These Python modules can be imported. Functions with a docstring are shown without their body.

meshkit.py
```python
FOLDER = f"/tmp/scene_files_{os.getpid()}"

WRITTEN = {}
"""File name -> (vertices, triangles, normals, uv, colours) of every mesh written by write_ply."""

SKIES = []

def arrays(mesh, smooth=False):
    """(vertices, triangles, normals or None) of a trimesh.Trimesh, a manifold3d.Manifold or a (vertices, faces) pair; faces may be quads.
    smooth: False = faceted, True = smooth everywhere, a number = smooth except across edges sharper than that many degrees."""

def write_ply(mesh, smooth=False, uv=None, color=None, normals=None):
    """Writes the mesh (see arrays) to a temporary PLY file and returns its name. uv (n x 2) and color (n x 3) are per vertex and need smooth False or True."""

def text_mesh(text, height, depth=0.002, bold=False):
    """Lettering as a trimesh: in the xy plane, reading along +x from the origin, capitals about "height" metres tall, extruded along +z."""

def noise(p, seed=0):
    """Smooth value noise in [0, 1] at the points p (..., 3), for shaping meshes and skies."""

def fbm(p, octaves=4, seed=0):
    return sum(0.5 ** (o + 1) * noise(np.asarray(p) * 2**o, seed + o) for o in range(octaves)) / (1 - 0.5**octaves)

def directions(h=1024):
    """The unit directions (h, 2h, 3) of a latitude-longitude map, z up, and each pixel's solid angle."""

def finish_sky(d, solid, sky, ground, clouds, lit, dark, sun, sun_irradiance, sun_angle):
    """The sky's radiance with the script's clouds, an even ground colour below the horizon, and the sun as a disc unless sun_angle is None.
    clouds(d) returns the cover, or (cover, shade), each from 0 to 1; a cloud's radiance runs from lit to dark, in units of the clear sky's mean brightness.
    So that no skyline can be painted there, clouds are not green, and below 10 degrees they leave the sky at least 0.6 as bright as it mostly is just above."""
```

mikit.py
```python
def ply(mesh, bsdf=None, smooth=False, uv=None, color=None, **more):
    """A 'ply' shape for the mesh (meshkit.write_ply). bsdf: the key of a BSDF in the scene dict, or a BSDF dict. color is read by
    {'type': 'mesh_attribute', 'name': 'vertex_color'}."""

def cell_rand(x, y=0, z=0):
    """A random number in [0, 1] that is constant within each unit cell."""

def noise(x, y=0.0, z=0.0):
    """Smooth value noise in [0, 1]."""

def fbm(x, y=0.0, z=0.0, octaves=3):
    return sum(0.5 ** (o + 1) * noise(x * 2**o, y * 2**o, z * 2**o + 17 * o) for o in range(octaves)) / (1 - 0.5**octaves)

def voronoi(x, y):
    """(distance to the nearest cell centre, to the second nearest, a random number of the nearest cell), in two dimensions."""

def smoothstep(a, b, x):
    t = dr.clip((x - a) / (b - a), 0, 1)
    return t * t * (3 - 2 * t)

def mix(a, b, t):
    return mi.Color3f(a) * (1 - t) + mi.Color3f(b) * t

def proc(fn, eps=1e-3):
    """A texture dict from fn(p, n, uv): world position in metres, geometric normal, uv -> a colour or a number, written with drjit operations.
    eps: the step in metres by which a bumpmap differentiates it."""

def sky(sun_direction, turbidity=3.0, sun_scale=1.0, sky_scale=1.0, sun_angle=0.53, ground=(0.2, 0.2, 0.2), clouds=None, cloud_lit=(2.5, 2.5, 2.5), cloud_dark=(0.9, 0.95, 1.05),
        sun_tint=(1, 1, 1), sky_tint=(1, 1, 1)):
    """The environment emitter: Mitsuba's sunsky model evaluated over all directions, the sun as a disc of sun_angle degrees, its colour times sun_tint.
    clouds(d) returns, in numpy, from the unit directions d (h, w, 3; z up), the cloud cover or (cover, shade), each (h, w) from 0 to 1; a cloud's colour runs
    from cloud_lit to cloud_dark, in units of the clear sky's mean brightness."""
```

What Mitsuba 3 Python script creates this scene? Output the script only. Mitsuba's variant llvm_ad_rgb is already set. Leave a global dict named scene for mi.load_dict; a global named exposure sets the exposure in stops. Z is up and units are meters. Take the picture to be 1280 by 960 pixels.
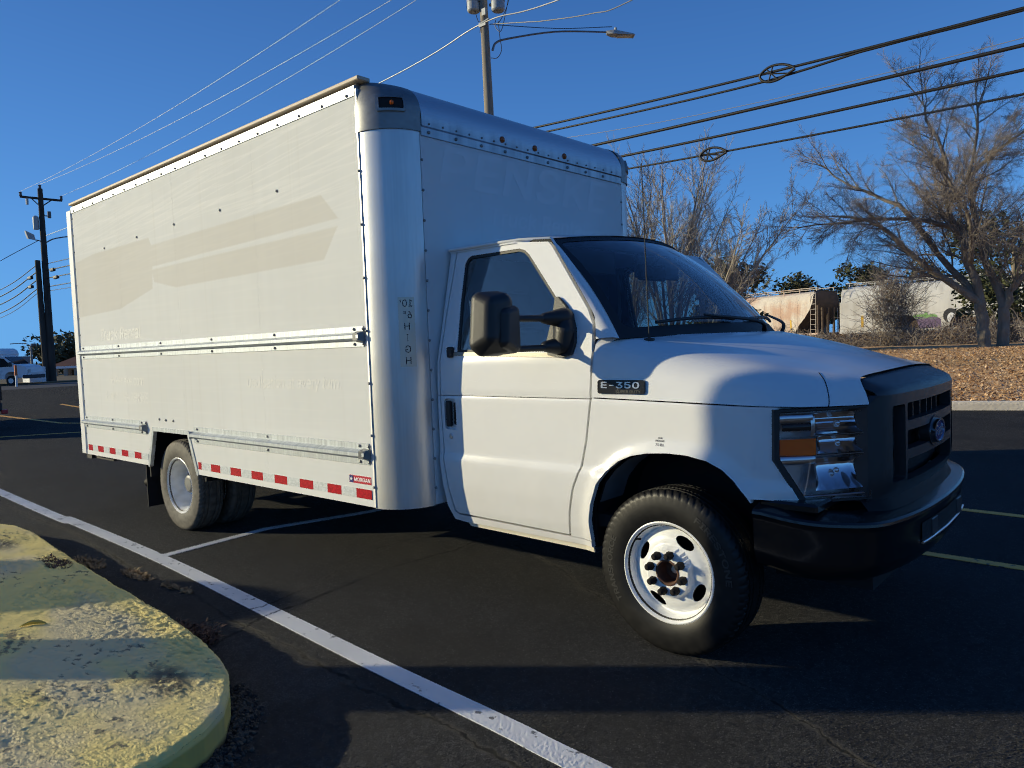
import math
import numpy as np, trimesh, shapely
import shapely.geometry as sg
from shapely import affinity
from shapely.ops import unary_union
import drjit as dr
import mitsuba as mi
import mikit, meshkit
from mikit import ply, proc, noise, fbm, voronoi, smoothstep, mix, cell_rand

scene, labels = {}, {}
T = mi.ScalarTransform4f
rng = np.random.default_rng(7)

# ---------------------------------------------------------------- camera, daylight, exposure
CAM = np.array([1.6037, -3.7639, 1.3803])
YAW, PITCH, ROLL, FPX = math.radians(131.766), math.radians(-2.986), math.radians(-2.1895), 927.1
_f = np.array([math.cos(PITCH) * math.cos(YAW), math.cos(PITCH) * math.sin(YAW), math.sin(PITCH)])
_r = np.cross(_f, [0, 0, 1]); _r /= np.linalg.norm(_r)
_u = np.cross(_r, _f)
_up = -math.sin(ROLL) * _r + math.cos(ROLL) * _u
scene['camera'] = {'type': 'perspective', 'fov_axis': 'x', 'fov': math.degrees(2 * math.atan(640 / FPX)), 'near_clip': 0.05, 'far_clip': 2000.0,
                   'to_world': T().look_at(origin=CAM.tolist(), target=(CAM + _f).tolist(), up=_up.tolist())}
SUN_AZ, SUN_EL = math.radians(37.0), math.radians(15.0)          # the way the shadows run, and the sun's height
SUN = (-math.cos(SUN_AZ) * math.cos(SUN_EL), -math.sin(SUN_AZ) * math.cos(SUN_EL), math.sin(SUN_EL))
HAZE = (0.85, 2.9, 6.4)              # thin haze that pales the sky towards the horizon, alike all round
scene['sky'] = mikit.sky(SUN, turbidity=2.0, ground=(0.06, 0.06, 0.06), sun_tint=(0.90, 1.16, 1.58), sky_tint=(0.29, 0.575, 1.18),
                          clouds=lambda d: 0.60 * np.exp(-np.clip(d[..., 2], 0, 1) * 4.2), cloud_lit=HAZE, cloud_dark=HAZE)   # white balanced for the low winter sun
exposure = 2.0

# ---------------------------------------------------------------- helpers
def put(key, mesh, bsdf, smooth=False, label=None, cat=None, group=None, kind=None, **more):
    """One entry of the scene under key (numbered if taken)."""
    k, n = key, 0
    while k in scene:
        n += 1; k = f'{key}_{n:03d}'
    scene[k] = ply(mesh, bsdf, smooth=smooth, **more)
    tag(k, label, cat, group, kind)
    return k

def tag(k, label=None, cat=None, group=None, kind=None):
    d = {a: b for a, b in (('label', label), ('category', cat), ('group', group), ('kind', kind)) if b}
    if d: labels[k] = {**labels.get(k, {}), **d}
    return k

def num(key, i): return key if i == 0 else f'{key}_{i:03d}'

def cat_(ms):
    ms = [m for m in ms if m is not None and len(m.faces)]
    return trimesh.util.concatenate([trimesh.Trimesh(m.vertices, m.faces, process=False) for m in ms])

def mirror(m):
    v = np.array(m.vertices); v[:, 1] *= -1
    return trimesh.Trimesh(v, np.array(m.faces)[:, ::-1], process=False)

def bx(x0, x1, y0, y1, z0, z1, b=0.0):
    """A box, chamfered by b."""
    if b <= 0:
        m = trimesh.creation.box(extents=(x1 - x0, y1 - y0, z1 - z0)); m.apply_translation(((x0 + x1) / 2, (y0 + y1) / 2, (z0 + z1) / 2)); return m
    c, h = np.array([(x0 + x1) / 2, (y0 + y1) / 2, (z0 + z1) / 2]), np.array([x1 - x0, y1 - y0, z1 - z0]) / 2
    b = min(b, h.min() * 0.9)
    pts = [(np.array(s) * 2 - 1) * (h - np.array([b if i != k else 0 for i in range(3)])) for s in np.ndindex(2, 2, 2) for k in range(3)]
    return trimesh.convex.convex_hull(np.array(pts) + c)

def rbox(x0, x1, y0, y1, z0, z1, r, n=3):
    """A box with rounded edges (hull of spheres)."""
    s = trimesh.creation.uv_sphere(radius=r, count=[2 * n, 4 * n]).vertices
    pts = np.vstack([s + [x, y, z] for x in (x0 + r, x1 - r) for y in (y0 + r, y1 - r) for z in (z0 + r, z1 - r)])
    return trimesh.convex.convex_hull(pts)

def grid(P, flip=False, closed_u=False):
    """Quads over an (n, m, 3) array of points."""
    P = np.asarray(P, float); n, m = P.shape[:2]
    idx = np.arange(n * m).reshape(n, m)
    if closed_u: idx = np.vstack([idx, idx[:1]])
    a, b, c, d = idx[:-1, :-1].ravel(), idx[1:, :-1].ravel(), idx[1:, 1:].ravel(), idx[:-1, 1:].ravel()
    f = np.vstack([np.stack([a, b, c], 1), np.stack([a, c, d], 1)])
    return trimesh.Trimesh(P.reshape(-1, 3), f[:, ::-1] if flip else f, process=False)

def tube(pts, r, n=8, caps=True):
    p = np.asarray(pts, float); r = np.broadcast_to(np.asarray(r, float), (len(p),))
    t = np.gradient(p, axis=0); t /= np.linalg.norm(t, axis=1, keepdims=True) + 1e-12
    a = np.zeros_like(p); ref = np.array([0, 0, 1.0]) if abs(t[0, 2]) < 0.9 else np.array([1.0, 0, 0])
    for i in range(len(p)):
        x = np.cross(t[i], ref); nx = np.linalg.norm(x)
        a[i] = x / nx if nx > 1e-6 else a[i - 1]
        ref = np.cross(a[i], t[i])
    b = np.cross(t, a); ang = np.arange(n) * 2 * np.pi / n
    V = p[:, None] + r[:, None, None] * (np.cos(ang)[None, :, None] * a[:, None] + np.sin(ang)[None, :, None] * b[:, None])
    P = np.concatenate([V, V[:, :1]], 1)
    m = grid(P, flip=False); m.merge_vertices()
    if caps:
        v, f = list(m.vertices), list(m.faces)
        ms = [m]
        for e, s in ((0, 1), (-1, -1)):
            vv = np.vstack([V[e], p[e][None]]); k = np.arange(n)
            ff = np.stack([k, (k + 1) % n, np.full(n, n)], 1)
            ms.append(trimesh.Trimesh(vv, ff if s > 0 else ff[:, ::-1], process=False))
        m = cat_(ms)
    fix(m)
    return m

def fix(m):
    if m.volume < 0: m.invert()
    return m

def cyl(p0, p1, r, n=16): return tube([p0, p1], r, n)

def lathe(profile, n=48, center=(0, 0, 0), axis='y', a0=0.0, a1=2 * math.pi, mod=None):
    """Revolves (radius, height) pairs about an axis through center; heights run along the axis."""
    pr = np.asarray(profile, float); full = abs(a1 - a0 - 2 * math.pi) < 1e-6
    ang = np.linspace(a0, a1, n + 1)
    R = np.broadcast_to(pr[None, :, 0], (n + 1, len(pr))).copy(); H = np.broadcast_to(pr[None, :, 1], (n + 1, len(pr))).copy()
    if mod is not None: R, H = mod(ang[:, None], R, H)
    c, s = np.cos(ang)[:, None], np.sin(ang)[:, None]
    P = {'y': np.stack([R * c, H, R * s], -1), 'z': np.stack([R * c, R * s, H], -1), 'x': np.stack([H, R * c, R * s], -1)}[axis] + np.asarray(center, float)
    m = grid(P)
    if full: m.merge_vertices()
    return m

_tri = lambda g: trimesh.creation.triangulate_polygon(g, engine='earcut')
def sheet(poly, fn, res=0.04, thick=None, flip=False):
    """The polygon (u, v) cut along a grid and mapped by fn(u, v) -> points; thick: the way and distance to a back side."""
    x0, y0, x1, y1 = poly.bounds
    xs = np.arange(math.floor(x0 / res), math.ceil(x1 / res) + 1) * res; ys = np.arange(math.floor(y0 / res), math.ceil(y1 / res) + 1) * res
    V, F, n = [], [], 0
    prep = shapely.prepared.prep(poly)
    for x in xs[:-1]:
        for y in ys[:-1]:
            c = sg.box(x, y, x + res, y + res)
            if prep.contains(c):
                V.append([[x, y], [x + res, y], [x + res, y + res], [x, y + res]]); F.append([[n, n + 1, n + 2], [n, n + 2, n + 3]]); n += 4
            elif prep.intersects(c):
                g = poly.intersection(c)
                for q in getattr(g, 'geoms', [g]):
                    if q.geom_type == 'Polygon' and q.area > 1e-9:
                        v, f = _tri(q); V.append(v); F.append(np.asarray(f) + n); n += len(v)
    V, F = np.vstack(V), np.vstack(F)
    key = np.round(V * 1e5).astype(np.int64); _, first, inv = np.unique(key, axis=0, return_index=True, return_inverse=True)
    V, F = V[first], inv.ravel()[F]
    F = F[(F[:, 0] != F[:, 1]) & (F[:, 1] != F[:, 2]) & (F[:, 0] != F[:, 2])]
    d1, d2 = V[F[:, 1]] - V[F[:, 0]], V[F[:, 2]] - V[F[:, 0]]
    cr = d1[:, 0] * d2[:, 1] - d1[:, 1] * d2[:, 0]; F[cr < 0] = F[cr < 0][:, ::-1]
    P = np.stack(fn(V[:, 0], V[:, 1]), -1)
    if flip: F = F[:, ::-1]
    if thick is None: return trimesh.Trimesh(P, F, process=False)
    E = np.vstack([F[:, [0, 1]], F[:, [1, 2]], F[:, [2, 0]]]); s = np.sort(E, 1)
    _, ix, cnt = np.unique(s, axis=0, return_index=True, return_counts=True); B = E[ix[cnt == 1]]
    k = len(P); Q = P + np.asarray(thick, float)
    rim = np.vstack([np.stack([B[:, 1], B[:, 0], B[:, 0] + k], 1), np.stack([B[:, 1], B[:, 0] + k, B[:, 1] + k], 1)])
    return trimesh.Trimesh(np.vstack([P, Q]), np.vstack([F, F[:, ::-1] + k, rim]), process=False)

def prism(poly, h, at=lambda v: v):
    """A polygon extruded by h, its (x, y, z) vertices placed by at()."""
    ms = [trimesh.creation.extrude_polygon(g, h, engine='earcut') for g in getattr(poly, 'geoms', [poly])]
    m = cat_(ms); m = trimesh.Trimesh(at(np.array(m.vertices)), m.faces, process=False)
    return fix(m)

def on_side(v): return np.stack([v[:, 0], -v[:, 2], v[:, 1]], 1)      # (x, z) drawings on faces that look towards -y
def on_front(v): return np.stack([v[:, 2], v[:, 0], v[:, 1]], 1)      # (y, z) drawings on faces that look towards +x

def rrect(x0, y0, x1, y1, r): return sg.box(x0 + r, y0 + r, x1 - r, y1 - r).buffer(r, 6)

def text(s, height, width=None, depth=0.001, bold=False, shear=0.0):
    m = meshkit.text_mesh(s, height, depth, bold); v = np.array(m.vertices)
    v[:, 0] -= v[:, 0].min()
    if width: v[:, 0] *= width / v[:, 0].max()
    v[:, 0] += shear * v[:, 1]
    return trimesh.Trimesh(v, m.faces, process=False)

def move(m, fn): return trimesh.Trimesh(fn(np.array(m.vertices)), m.faces, process=False)

def spline(P, n):
    """Catmull-Rom through points."""
    P = np.asarray(P, float); P = np.vstack([2 * P[0] - P[1], P, 2 * P[-1] - P[-2]])
    out, k = [], len(P) - 3
    for s in np.linspace(0, k, n):
        i = min(int(s), k - 1); t = s - i; a, b, c, d = P[i:i + 4]
        out.append(0.5 * (2 * b + (c - a) * t + (2 * a - 5 * b + 4 * c - d) * t * t + (3 * b - a - 3 * c + d) * t ** 3))
    return np.array(out)

# ---------------------------------------------------------------- materials
def M(name, d): scene[name] = d; return name
def rgb(*c): return {'type': 'rgb', 'value': list(c)}
def P_(color, rough=0.5, two=True, **k):
    d = {'type': 'principled', 'base_color': rgb(*color) if isinstance(color, tuple) else color, 'roughness': rough, **k}
    return {'type': 'twosided', 'bsdf': d} if two else d
def bump(d, fn, scale, eps=1e-3):
    return {'type': 'twosided', 'bsdf': {'type': 'bumpmap', 'arbitrary': proc(fn, eps), 'scale': scale, 'bsdf': d}}

def f_paint(p, n, uv):
    g = fbm(p.x * 3, p.y * 3, p.z * 3, 3)
    low = smoothstep(0.95, 0.45, p.z) * (0.35 + 0.65 * fbm(p.x * 14, p.y * 14, p.z * 5, 3))     # road film on the lower body
    q = p.z + 0.25 * fbm(p.x * 5, p.z * 3, 1, 3)
    scr = smoothstep(0.985, 1.0, 1 - dr.abs(noise(p.x * 2 + q * 30, q * 90, 3) - 0.5) * 2) * smoothstep(0.50, 0.66, fbm(p.x * 4, p.z * 5, 6, 2)) * smoothstep(-0.3, -0.5, p.x)
    c = mix((0.81, 0.81, 0.805), (0.60, 0.57, 0.51), dr.clip(0.14 * g + 0.42 * low, 0, 1))
    return mix(c, (0.86, 0.86, 0.85), 0.6 * scr)
M('white_paint', bump({'type': 'roughplastic', 'diffuse_reflectance': proc(f_paint), 'alpha': 0.035, 'int_ior': 1.5, 'distribution': 'ggx'}, lambda p, n, uv: fbm(p.x * 3.5, p.y * 3.5, p.z * 3.5, 2), 0.0035, 6e-3))

GHOST = [[(-4.43, 2.272), (-2.09, 2.288), (-1.94, 2.14), (-4.44, 2.112)], [(-4.43, 2.082), (-1.95, 2.088), (-2.09, 1.922), (-4.02, 1.918), (-4.40, 1.99)],
         [(-6.08, 2.30), (-5.66, 2.335), (-4.46, 2.335), (-4.40, 2.25), (-4.44, 1.94), (-5.11, 1.82), (-6.08, 1.80)]]
def inside(poly, x, y):
    d = mi.Float(-9)
    for (ax, ay), (bx_, by_) in zip(poly, poly[1:] + poly[:1]):
        L = math.hypot(bx_ - ax, by_ - ay)
        d = dr.maximum(d, ((bx_ - ax) * (y - ay) - (by_ - ay) * (x - ax)) / L)     # clockwise outlines
    return smoothstep(0.012, -0.004, d)
def f_panel(p, n, uv):
    streak = fbm(p.x * 16, p.y * 16, p.z * 0.55, 4)
    broad = fbm(p.x * 1.3, p.y * 1.3 + 3, p.z * 0.9, 3)
    scr = fbm(p.x * 1.6 + p.z * 5, p.z * 60, 0, 3)
    lines = fbm(p.x * 0.8 + 9, p.z * 95 - p.x * 9, 2, 2)
    g = mi.Float(0)
    for q in GHOST: g = dr.maximum(g, inside(q, p.x, p.z))
    side = smoothstep(-1.2, -1.225, p.y)
    top = smoothstep(1.7, 2.6, p.z)
    c = mix((0.71, 0.72, 0.71), (0.60, 0.605, 0.585), dr.clip(0.30 * streak + 0.5 * broad - 0.1, 0, 1))
    c = mix(c, (0.80, 0.795, 0.77), side * (0.28 * smoothstep(0.52, 0.72, scr) * (0.35 + 0.65 * top) + 0.30 * smoothstep(0.6, 0.72, lines) * top))
    c = mix(c, (0.575, 0.545, 0.48), side * g * (0.42 + 0.25 * broad))
    run = smoothstep(0.62, 0.78, fbm(p.x * 30, p.y * 30, p.z * 0.25 + 4, 2)) * smoothstep(0.5, 1.1, p.z)
    return mix(c, (0.55, 0.52, 0.46), 0.10 * run)
M('box_panel', bump({'type': 'principled', 'base_color': proc(f_panel), 'roughness': 0.75, 'specular': 0.06}, lambda p, n, uv: fbm(p.x * 2.2, p.y * 2.2, p.z * 2.2, 2), 0.003, 6e-3))
M('faded_ink', P_((0.695, 0.695, 0.668), 0.7))
M('lamp_chrome', P_((0.62, 0.63, 0.65), 0.30, metallic=0.75))
M('glass_side', {'type': 'thindielectric', 'int_ior': 1.78, 'specular_transmittance': {'type': 'rgb', 'value': [0.5, 0.57, 0.57]}})
M('faded_ink_front', P_((0.70, 0.70, 0.69), 0.6))

def f_alu(p, n, uv):
    s = fbm(p.x * 90, p.y * 90, p.z * 2.2, 3); b = fbm(p.x * 5, p.y * 5, p.z * 3, 3)
    return mix((0.80, 0.80, 0.79), (0.58, 0.585, 0.59), dr.clip(0.55 * s + 0.55 * b - 0.15, 0, 1))
def f_alu_r(p, n, uv): return 0.46 + 0.18 * fbm(p.x * 40, p.y * 40, p.z * 1.5, 3) + 0.10 * fbm(p.x * 6, p.y * 6, p.z * 4, 2)
M('aluminium', P_(proc(f_alu), proc(f_alu_r), metallic=0.92))
def f_post_b(p, n, uv): return fbm(p.x * 2, p.y * 9, p.z * 3.0, 3) + 0.04 * fbm(p.x * 160, p.y * 160, p.z * 4, 2)
M('brushed_post', {'type': 'twosided', 'bsdf': {'type': 'blendbsdf', 'weight': 0.5, 'a': {'type': 'bumpmap', 'arbitrary': proc(f_post_b, 4e-3), 'scale': 0.005, 'bsdf': {'type': 'principled', 'base_color': proc(f_alu), 'roughness': 0.33, 'metallic': 0.95}}, 'b': {'type': 'principled', 'base_color': proc(f_alu), 'roughness': 0.68, 'metallic': 0.9}}})
def f_rail(p, n, uv):
    s = fbm(p.x * 130, p.y * 10, p.z * 6, 2)
    return mix((0.50, 0.54, 0.58), (0.27, 0.295, 0.325), dr.clip(s * 1.3 - 0.2, 0, 1))
M('galvanised', P_(proc(f_rail), 0.46, metallic=0.6))
M('cap_grey', P_(proc(lambda p, n, uv: mix((0.30, 0.30, 0.295), (0.17, 0.175, 0.18), fbm(p.x * 20, p.y * 20, p.z * 30, 3))), 0.42, metallic=0.6))
M('dark_header', P_(proc(lambda p, n, uv: mix((0.62, 0.63, 0.65), (0.30, 0.31, 0.33), dr.clip(smoothstep(2.70, 2.60, p.z) * (0.3 + 0.9 * fbm(p.y * 26, p.z * 3, 0, 3)), 0, 1))), 0.33, metallic=0.85))
M('black_plastic', bump({'type': 'principled', 'base_color': rgb(0.018, 0.018, 0.019), 'roughness': 0.46, 'specular': 0.5}, lambda p, n, uv: noise(p.x * 420, p.y * 420, p.z * 420), 0.0006, 5e-4))
M('grille_plastic', P_((0.026, 0.027, 0.029), 0.42))
M('gloss_black', P_((0.006, 0.006, 0.007), 0.18, specular=0.35, clearcoat=0.6, clearcoat_gloss=0.95))
M('dark_void', P_((0.008, 0.008, 0.009), 0.8))
M('underbody', P_(proc(lambda p, n, uv: mix((0.02, 0.019, 0.018), (0.05, 0.042, 0.034), fbm(p.x * 9, p.y * 9, p.z * 9, 3))), 0.7))
M('matt_black', P_((0.008, 0.008, 0.009), 0.6, specular=0.15))
M('rubber_seal', P_((0.015, 0.015, 0.016), 0.55))
def f_tyre(p, n, uv):
    return mix((0.007, 0.007, 0.0075), (0.019, 0.018, 0.017), dr.clip(1.3 * fbm(p.x * 24, p.y * 24, p.z * 24, 4) - 0.3, 0, 1))
M('tyre_rubber', P_(proc(f_tyre), 0.46, specular=0.3))
M('tyre_letter', P_((0.035, 0.034, 0.032), 0.45))
M('belt_tan', P_((0.30, 0.26, 0.21), 0.45, metallic=0.3))
M('tyre_dusty', P_(proc(lambda p, n, uv: mix((0.04, 0.037, 0.033), (0.17, 0.155, 0.13), fbm(p.x * 26, p.y * 26, p.z * 26, 4))), 0.7))
M('rim_white', P_(proc(lambda p, n, uv: mix((0.80, 0.80, 0.78), (0.45, 0.42, 0.36), dr.clip(1.5 * fbm(p.x * 14, p.y * 14, p.z * 14, 4) - 0.72, 0, 1))), 0.3, clearcoat=0.4))
M('rusty', P_(proc(lambda p, n, uv: mix((0.16, 0.07, 0.035), (0.05, 0.03, 0.022), fbm(p.x * 60, p.y * 60, p.z * 60, 3))), 0.75))
M('nut_black', P_((0.016, 0.014, 0.013), 0.75, specular=0.2))
M('chrome', P_((0.82, 0.83, 0.85), 0.07, metallic=1.0))
M('chrome_soft', P_((0.70, 0.71, 0.73), 0.22, metallic=1.0))
M('amber', P_((1.0, 0.15, 0.008), 0.2, clearcoat=0.4))
M('marker_amber', P_((0.35, 0.07, 0.01), 0.2))
M('badge_blue', P_((0.01, 0.025, 0.12), 0.15, clearcoat=1.0))
M('silver', P_((0.78, 0.79, 0.80), 0.2, metallic=0.9))
M('tape_red', P_(proc(lambda p, n, uv: mix((0.50, 0.015, 0.025), (0.34, 0.012, 0.02), cell_rand(p.x * 90, p.z * 120))), 0.25))
M('tape_white', P_(proc(lambda p, n, uv: mix((0.66, 0.69, 0.69), (0.50, 0.53, 0.53), cell_rand(p.x * 90, p.z * 120))), 0.3))
M('white_trim', P_((0.66, 0.66, 0.645), 0.5))
M('sill_cream', P_((0.66, 0.60, 0.47), 0.5))
M('sticker_film', P_((0.62, 0.59, 0.50), 0.35, metallic=0.25))
M('ink_black', P_((0.02, 0.02, 0.02), 0.5))
M('ink_red', P_((0.45, 0.02, 0.04), 0.35)); M('ink_blue', P_((0.02, 0.03, 0.16), 0.35)); M('ink_white', P_((0.8, 0.8, 0.8), 0.4))
M('roof_tan', P_((0.52, 0.42, 0.32), 0.6))
M('glass_tint', {'type': 'thindielectric', 'int_ior': 1.40, 'specular_transmittance': rgb(0.55, 0.62, 0.62)})
M('glass_clear', {'type': 'thindielectric', 'int_ior': 1.5, 'specular_transmittance': rgb(0.97, 0.97, 0.97)})
M('cloth_grey', P_((0.045, 0.045, 0.05), 0.9))
M('cabin_grey', P_((0.05, 0.05, 0.055), 0.75))
M('cabin_light', P_((0.16, 0.16, 0.165), 0.85))
# ================================================================ the box truck (origin: ground under the front axle, x forward)
TR = 'box_truck'
tag(TR, 'white box truck with a long cargo box, dual rear wheels and a black grille', 'truck')
CB = TR + '__cargo_box'
XR, XF, HB, ZB, CR = -6.21, -1.479, 1.229, 0.505, 0.235
ZT = 2.765                                                        # top of the side panels

# ---- cargo box
put(CB, cat_([bx(XR + 0.05, -4.80, -1.19, 1.19, 0.60, 0.66), bx(-4.80, -3.76, -0.60, 0.60, 0.60, 0.66), bx(-3.76, -1.73, -1.19, 1.19, 0.60, 0.66), bx(-1.73, XF - 0.03, -0.98, 0.98, 0.60, 0.66), bx(XR + 0.02, XR + 0.05, -1.19, 1.19, 0.52, 2.78),
              bx(XR + 0.06, XF - 0.28, -1.200, -1.196, 0.84, 2.78), bx(XR + 0.06, XF - 0.28, 1.196, 1.200, 0.84, 2.78), bx(XF - 0.05, XF - 0.03, -0.99, 0.99, 0.52, 2.62)]), 'underbody')
cut = sg.Polygon([(-4.76, 0.4), (-4.70, 0.51), (-4.585, 0.812), (-3.965, 0.812), (-3.845, 0.51), (-3.80, 0.4)])
for a, b in ((-6.10, -5.0706), (-5.0694, -4.0006), (-3.9994, -2.8406), (-2.8394, -1.716)):
    po = sg.box(a, 0.545, b, ZT).difference(cut.buffer(0.004))
    if b < -1.8: put(CB + '__seam_strip', cat_([bx(b - 0.02, b + 0.022, -HB + 0.0065, -HB + 0.0085, 0.83, ZT), bx(b - 0.02, b + 0.022, HB - 0.0085, HB - 0.0065, 0.83, ZT)]), 'white_trim')
    m = sheet(po, lambda u, v: (u, 0 * u - HB, v), 0.3, (0, 0.006, 0))
    put(CB + '__side_panel', m, 'box_panel'); put(CB + '__side_panel', mirror(m), 'box_panel')
for s in (0, 1):
    fl = mirror if s else (lambda m: m)
    rail = unary_union([sg.box(XR, ZB, -4.0, 0.545), sg.box(-4.5, ZB, -1.716, 0.545)]).difference(cut)
    put(CB + '__bottom_rail', fl(sheet(rail, lambda u, v: (u, 0 * u - HB - 0.003, v), 0.5, (0, 0.03, 0))), 'white_trim')
    trim = cut.buffer(0.001).exterior
    edge = sg.LineString([(-4.70, 0.51), (-4.585, 0.812), (-3.965, 0.812), (-3.845, 0.51)]).buffer(0.016, join_style=2)
    put(CB + '__wheel_cut_trim', fl(sheet(edge, lambda u, v: (u, 0 * u - HB - 0.007, v), 0.5, (0, 0.03, 0))), 'galvanised')
    put(CB + '__wheel_well', fl(cat_([bx(-4.80, -3.75, -1.19, -0.62, 0.825, 0.835), bx(-4.80, -3.75, -0.64, -0.62, 0.45, 0.825), bx(-4.78, -4.76, -1.20, -0.62, 0.40, 0.83), bx(-3.80, -3.78, -1.20, -0.62, 0.45, 0.83)])), 'dark_void')
    put(CB + '__rear_post', fl(bx(XR, -6.10, -HB - 0.012, -1.10, ZB, 2.80, 0.006)), 'white_trim')
    put(CB + '__top_rail', fl(bx(-6.10, -1.72, -HB - 0.006, -1.20, ZT, 2.822, 0.002)), 'galvanised')
    put(CB + '__roof_lip', fl(cat_([bx(-6.09, -1.66, -HB - 0.026, -1.17, 2.834, 2.856, 0.004), bx(-6.09, -1.72, -HB + 0.006, -1.17, 2.822, 2.834)])), 'roof_tan')
    put(CB + '__corner_seam', fl(bx(-1.7165, -1.704, -HB - 0.006, -HB + 0.02, ZB, 2.80, 0.001)), 'aluminium')
    # rub rails: a flat flange with a raised hat
    for i, (a, b, z0, z1) in enumerate(((-6.075, -1.745, 1.405, 1.518), (-6.10, -4.715, 0.762, 0.870), (-3.865, -1.745, 0.742, 0.862))):
        h = z1 - z0; y = -HB
        prof = [(y - 0.001, z0), (y - 0.006, z0), (y - 0.006, z0 + 0.27 * h), (y - 0.036, z0 + 0.38 * h), (y - 0.042, z0 + 0.42 * h), (y - 0.042, z0 + 0.58 * h), (y - 0.036, z0 + 0.62 * h), (y - 0.014, z0 + 0.70 * h), (y - 0.006, z0 + 0.72 * h), (y - 0.006, z1), (y - 0.001, z1)]
        xs = np.linspace(a, b, 9 if i == 0 else 4)
        P = np.array([[(x, q[0], q[1]) for q in prof] for x in xs])
        put(CB + '__rub_rail', fl(grid(P, flip=True)), 'galvanised')
        zc = z0 + 0.5 * h
        ends = [b]
        if i == 2: put(CB + '__rub_rail_end_cap', fl(bx(a - 0.004, a, y - 0.042, y, z0 + 0.27 * h, z0 + 0.72 * h)), 'galvanised')
        for e in ends:
            k = trimesh.convex.convex_hull([(e - 0.045, y - 0.046, zc - 0.022), (e - 0.045, y - 0.046, zc + 0.018), (e + 0.012, y - 0.012, zc - 0.028), (e + 0.012, y - 0.012, zc + 0.028), (e - 0.05, y, zc - 0.034), (e - 0.05, y, zc + 0.034), (e + 0.014, y, zc - 0.03), (e + 0.014, y, zc + 0.03), (e - 0.01, y - 0.04, zc - 0.02), (e - 0.01, y - 0.04, zc + 0.02)])
            put(CB + '__rub_rail_end_cap', fl(k), 'cap_grey')
        nb = max(3, int((b - a) / 0.62)); bo = []
        for x in list(np.linspace(a + 0.06, b - 0.08, nb)) + [b + 0.004]:
            for z in (z0 + 0.13 * h, z1 - 0.13 * h):
                s_ = trimesh.creation.icosphere(1, 0.009); s_.apply_translation((x, y - 0.008, z)); bo.append(s_)
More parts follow.
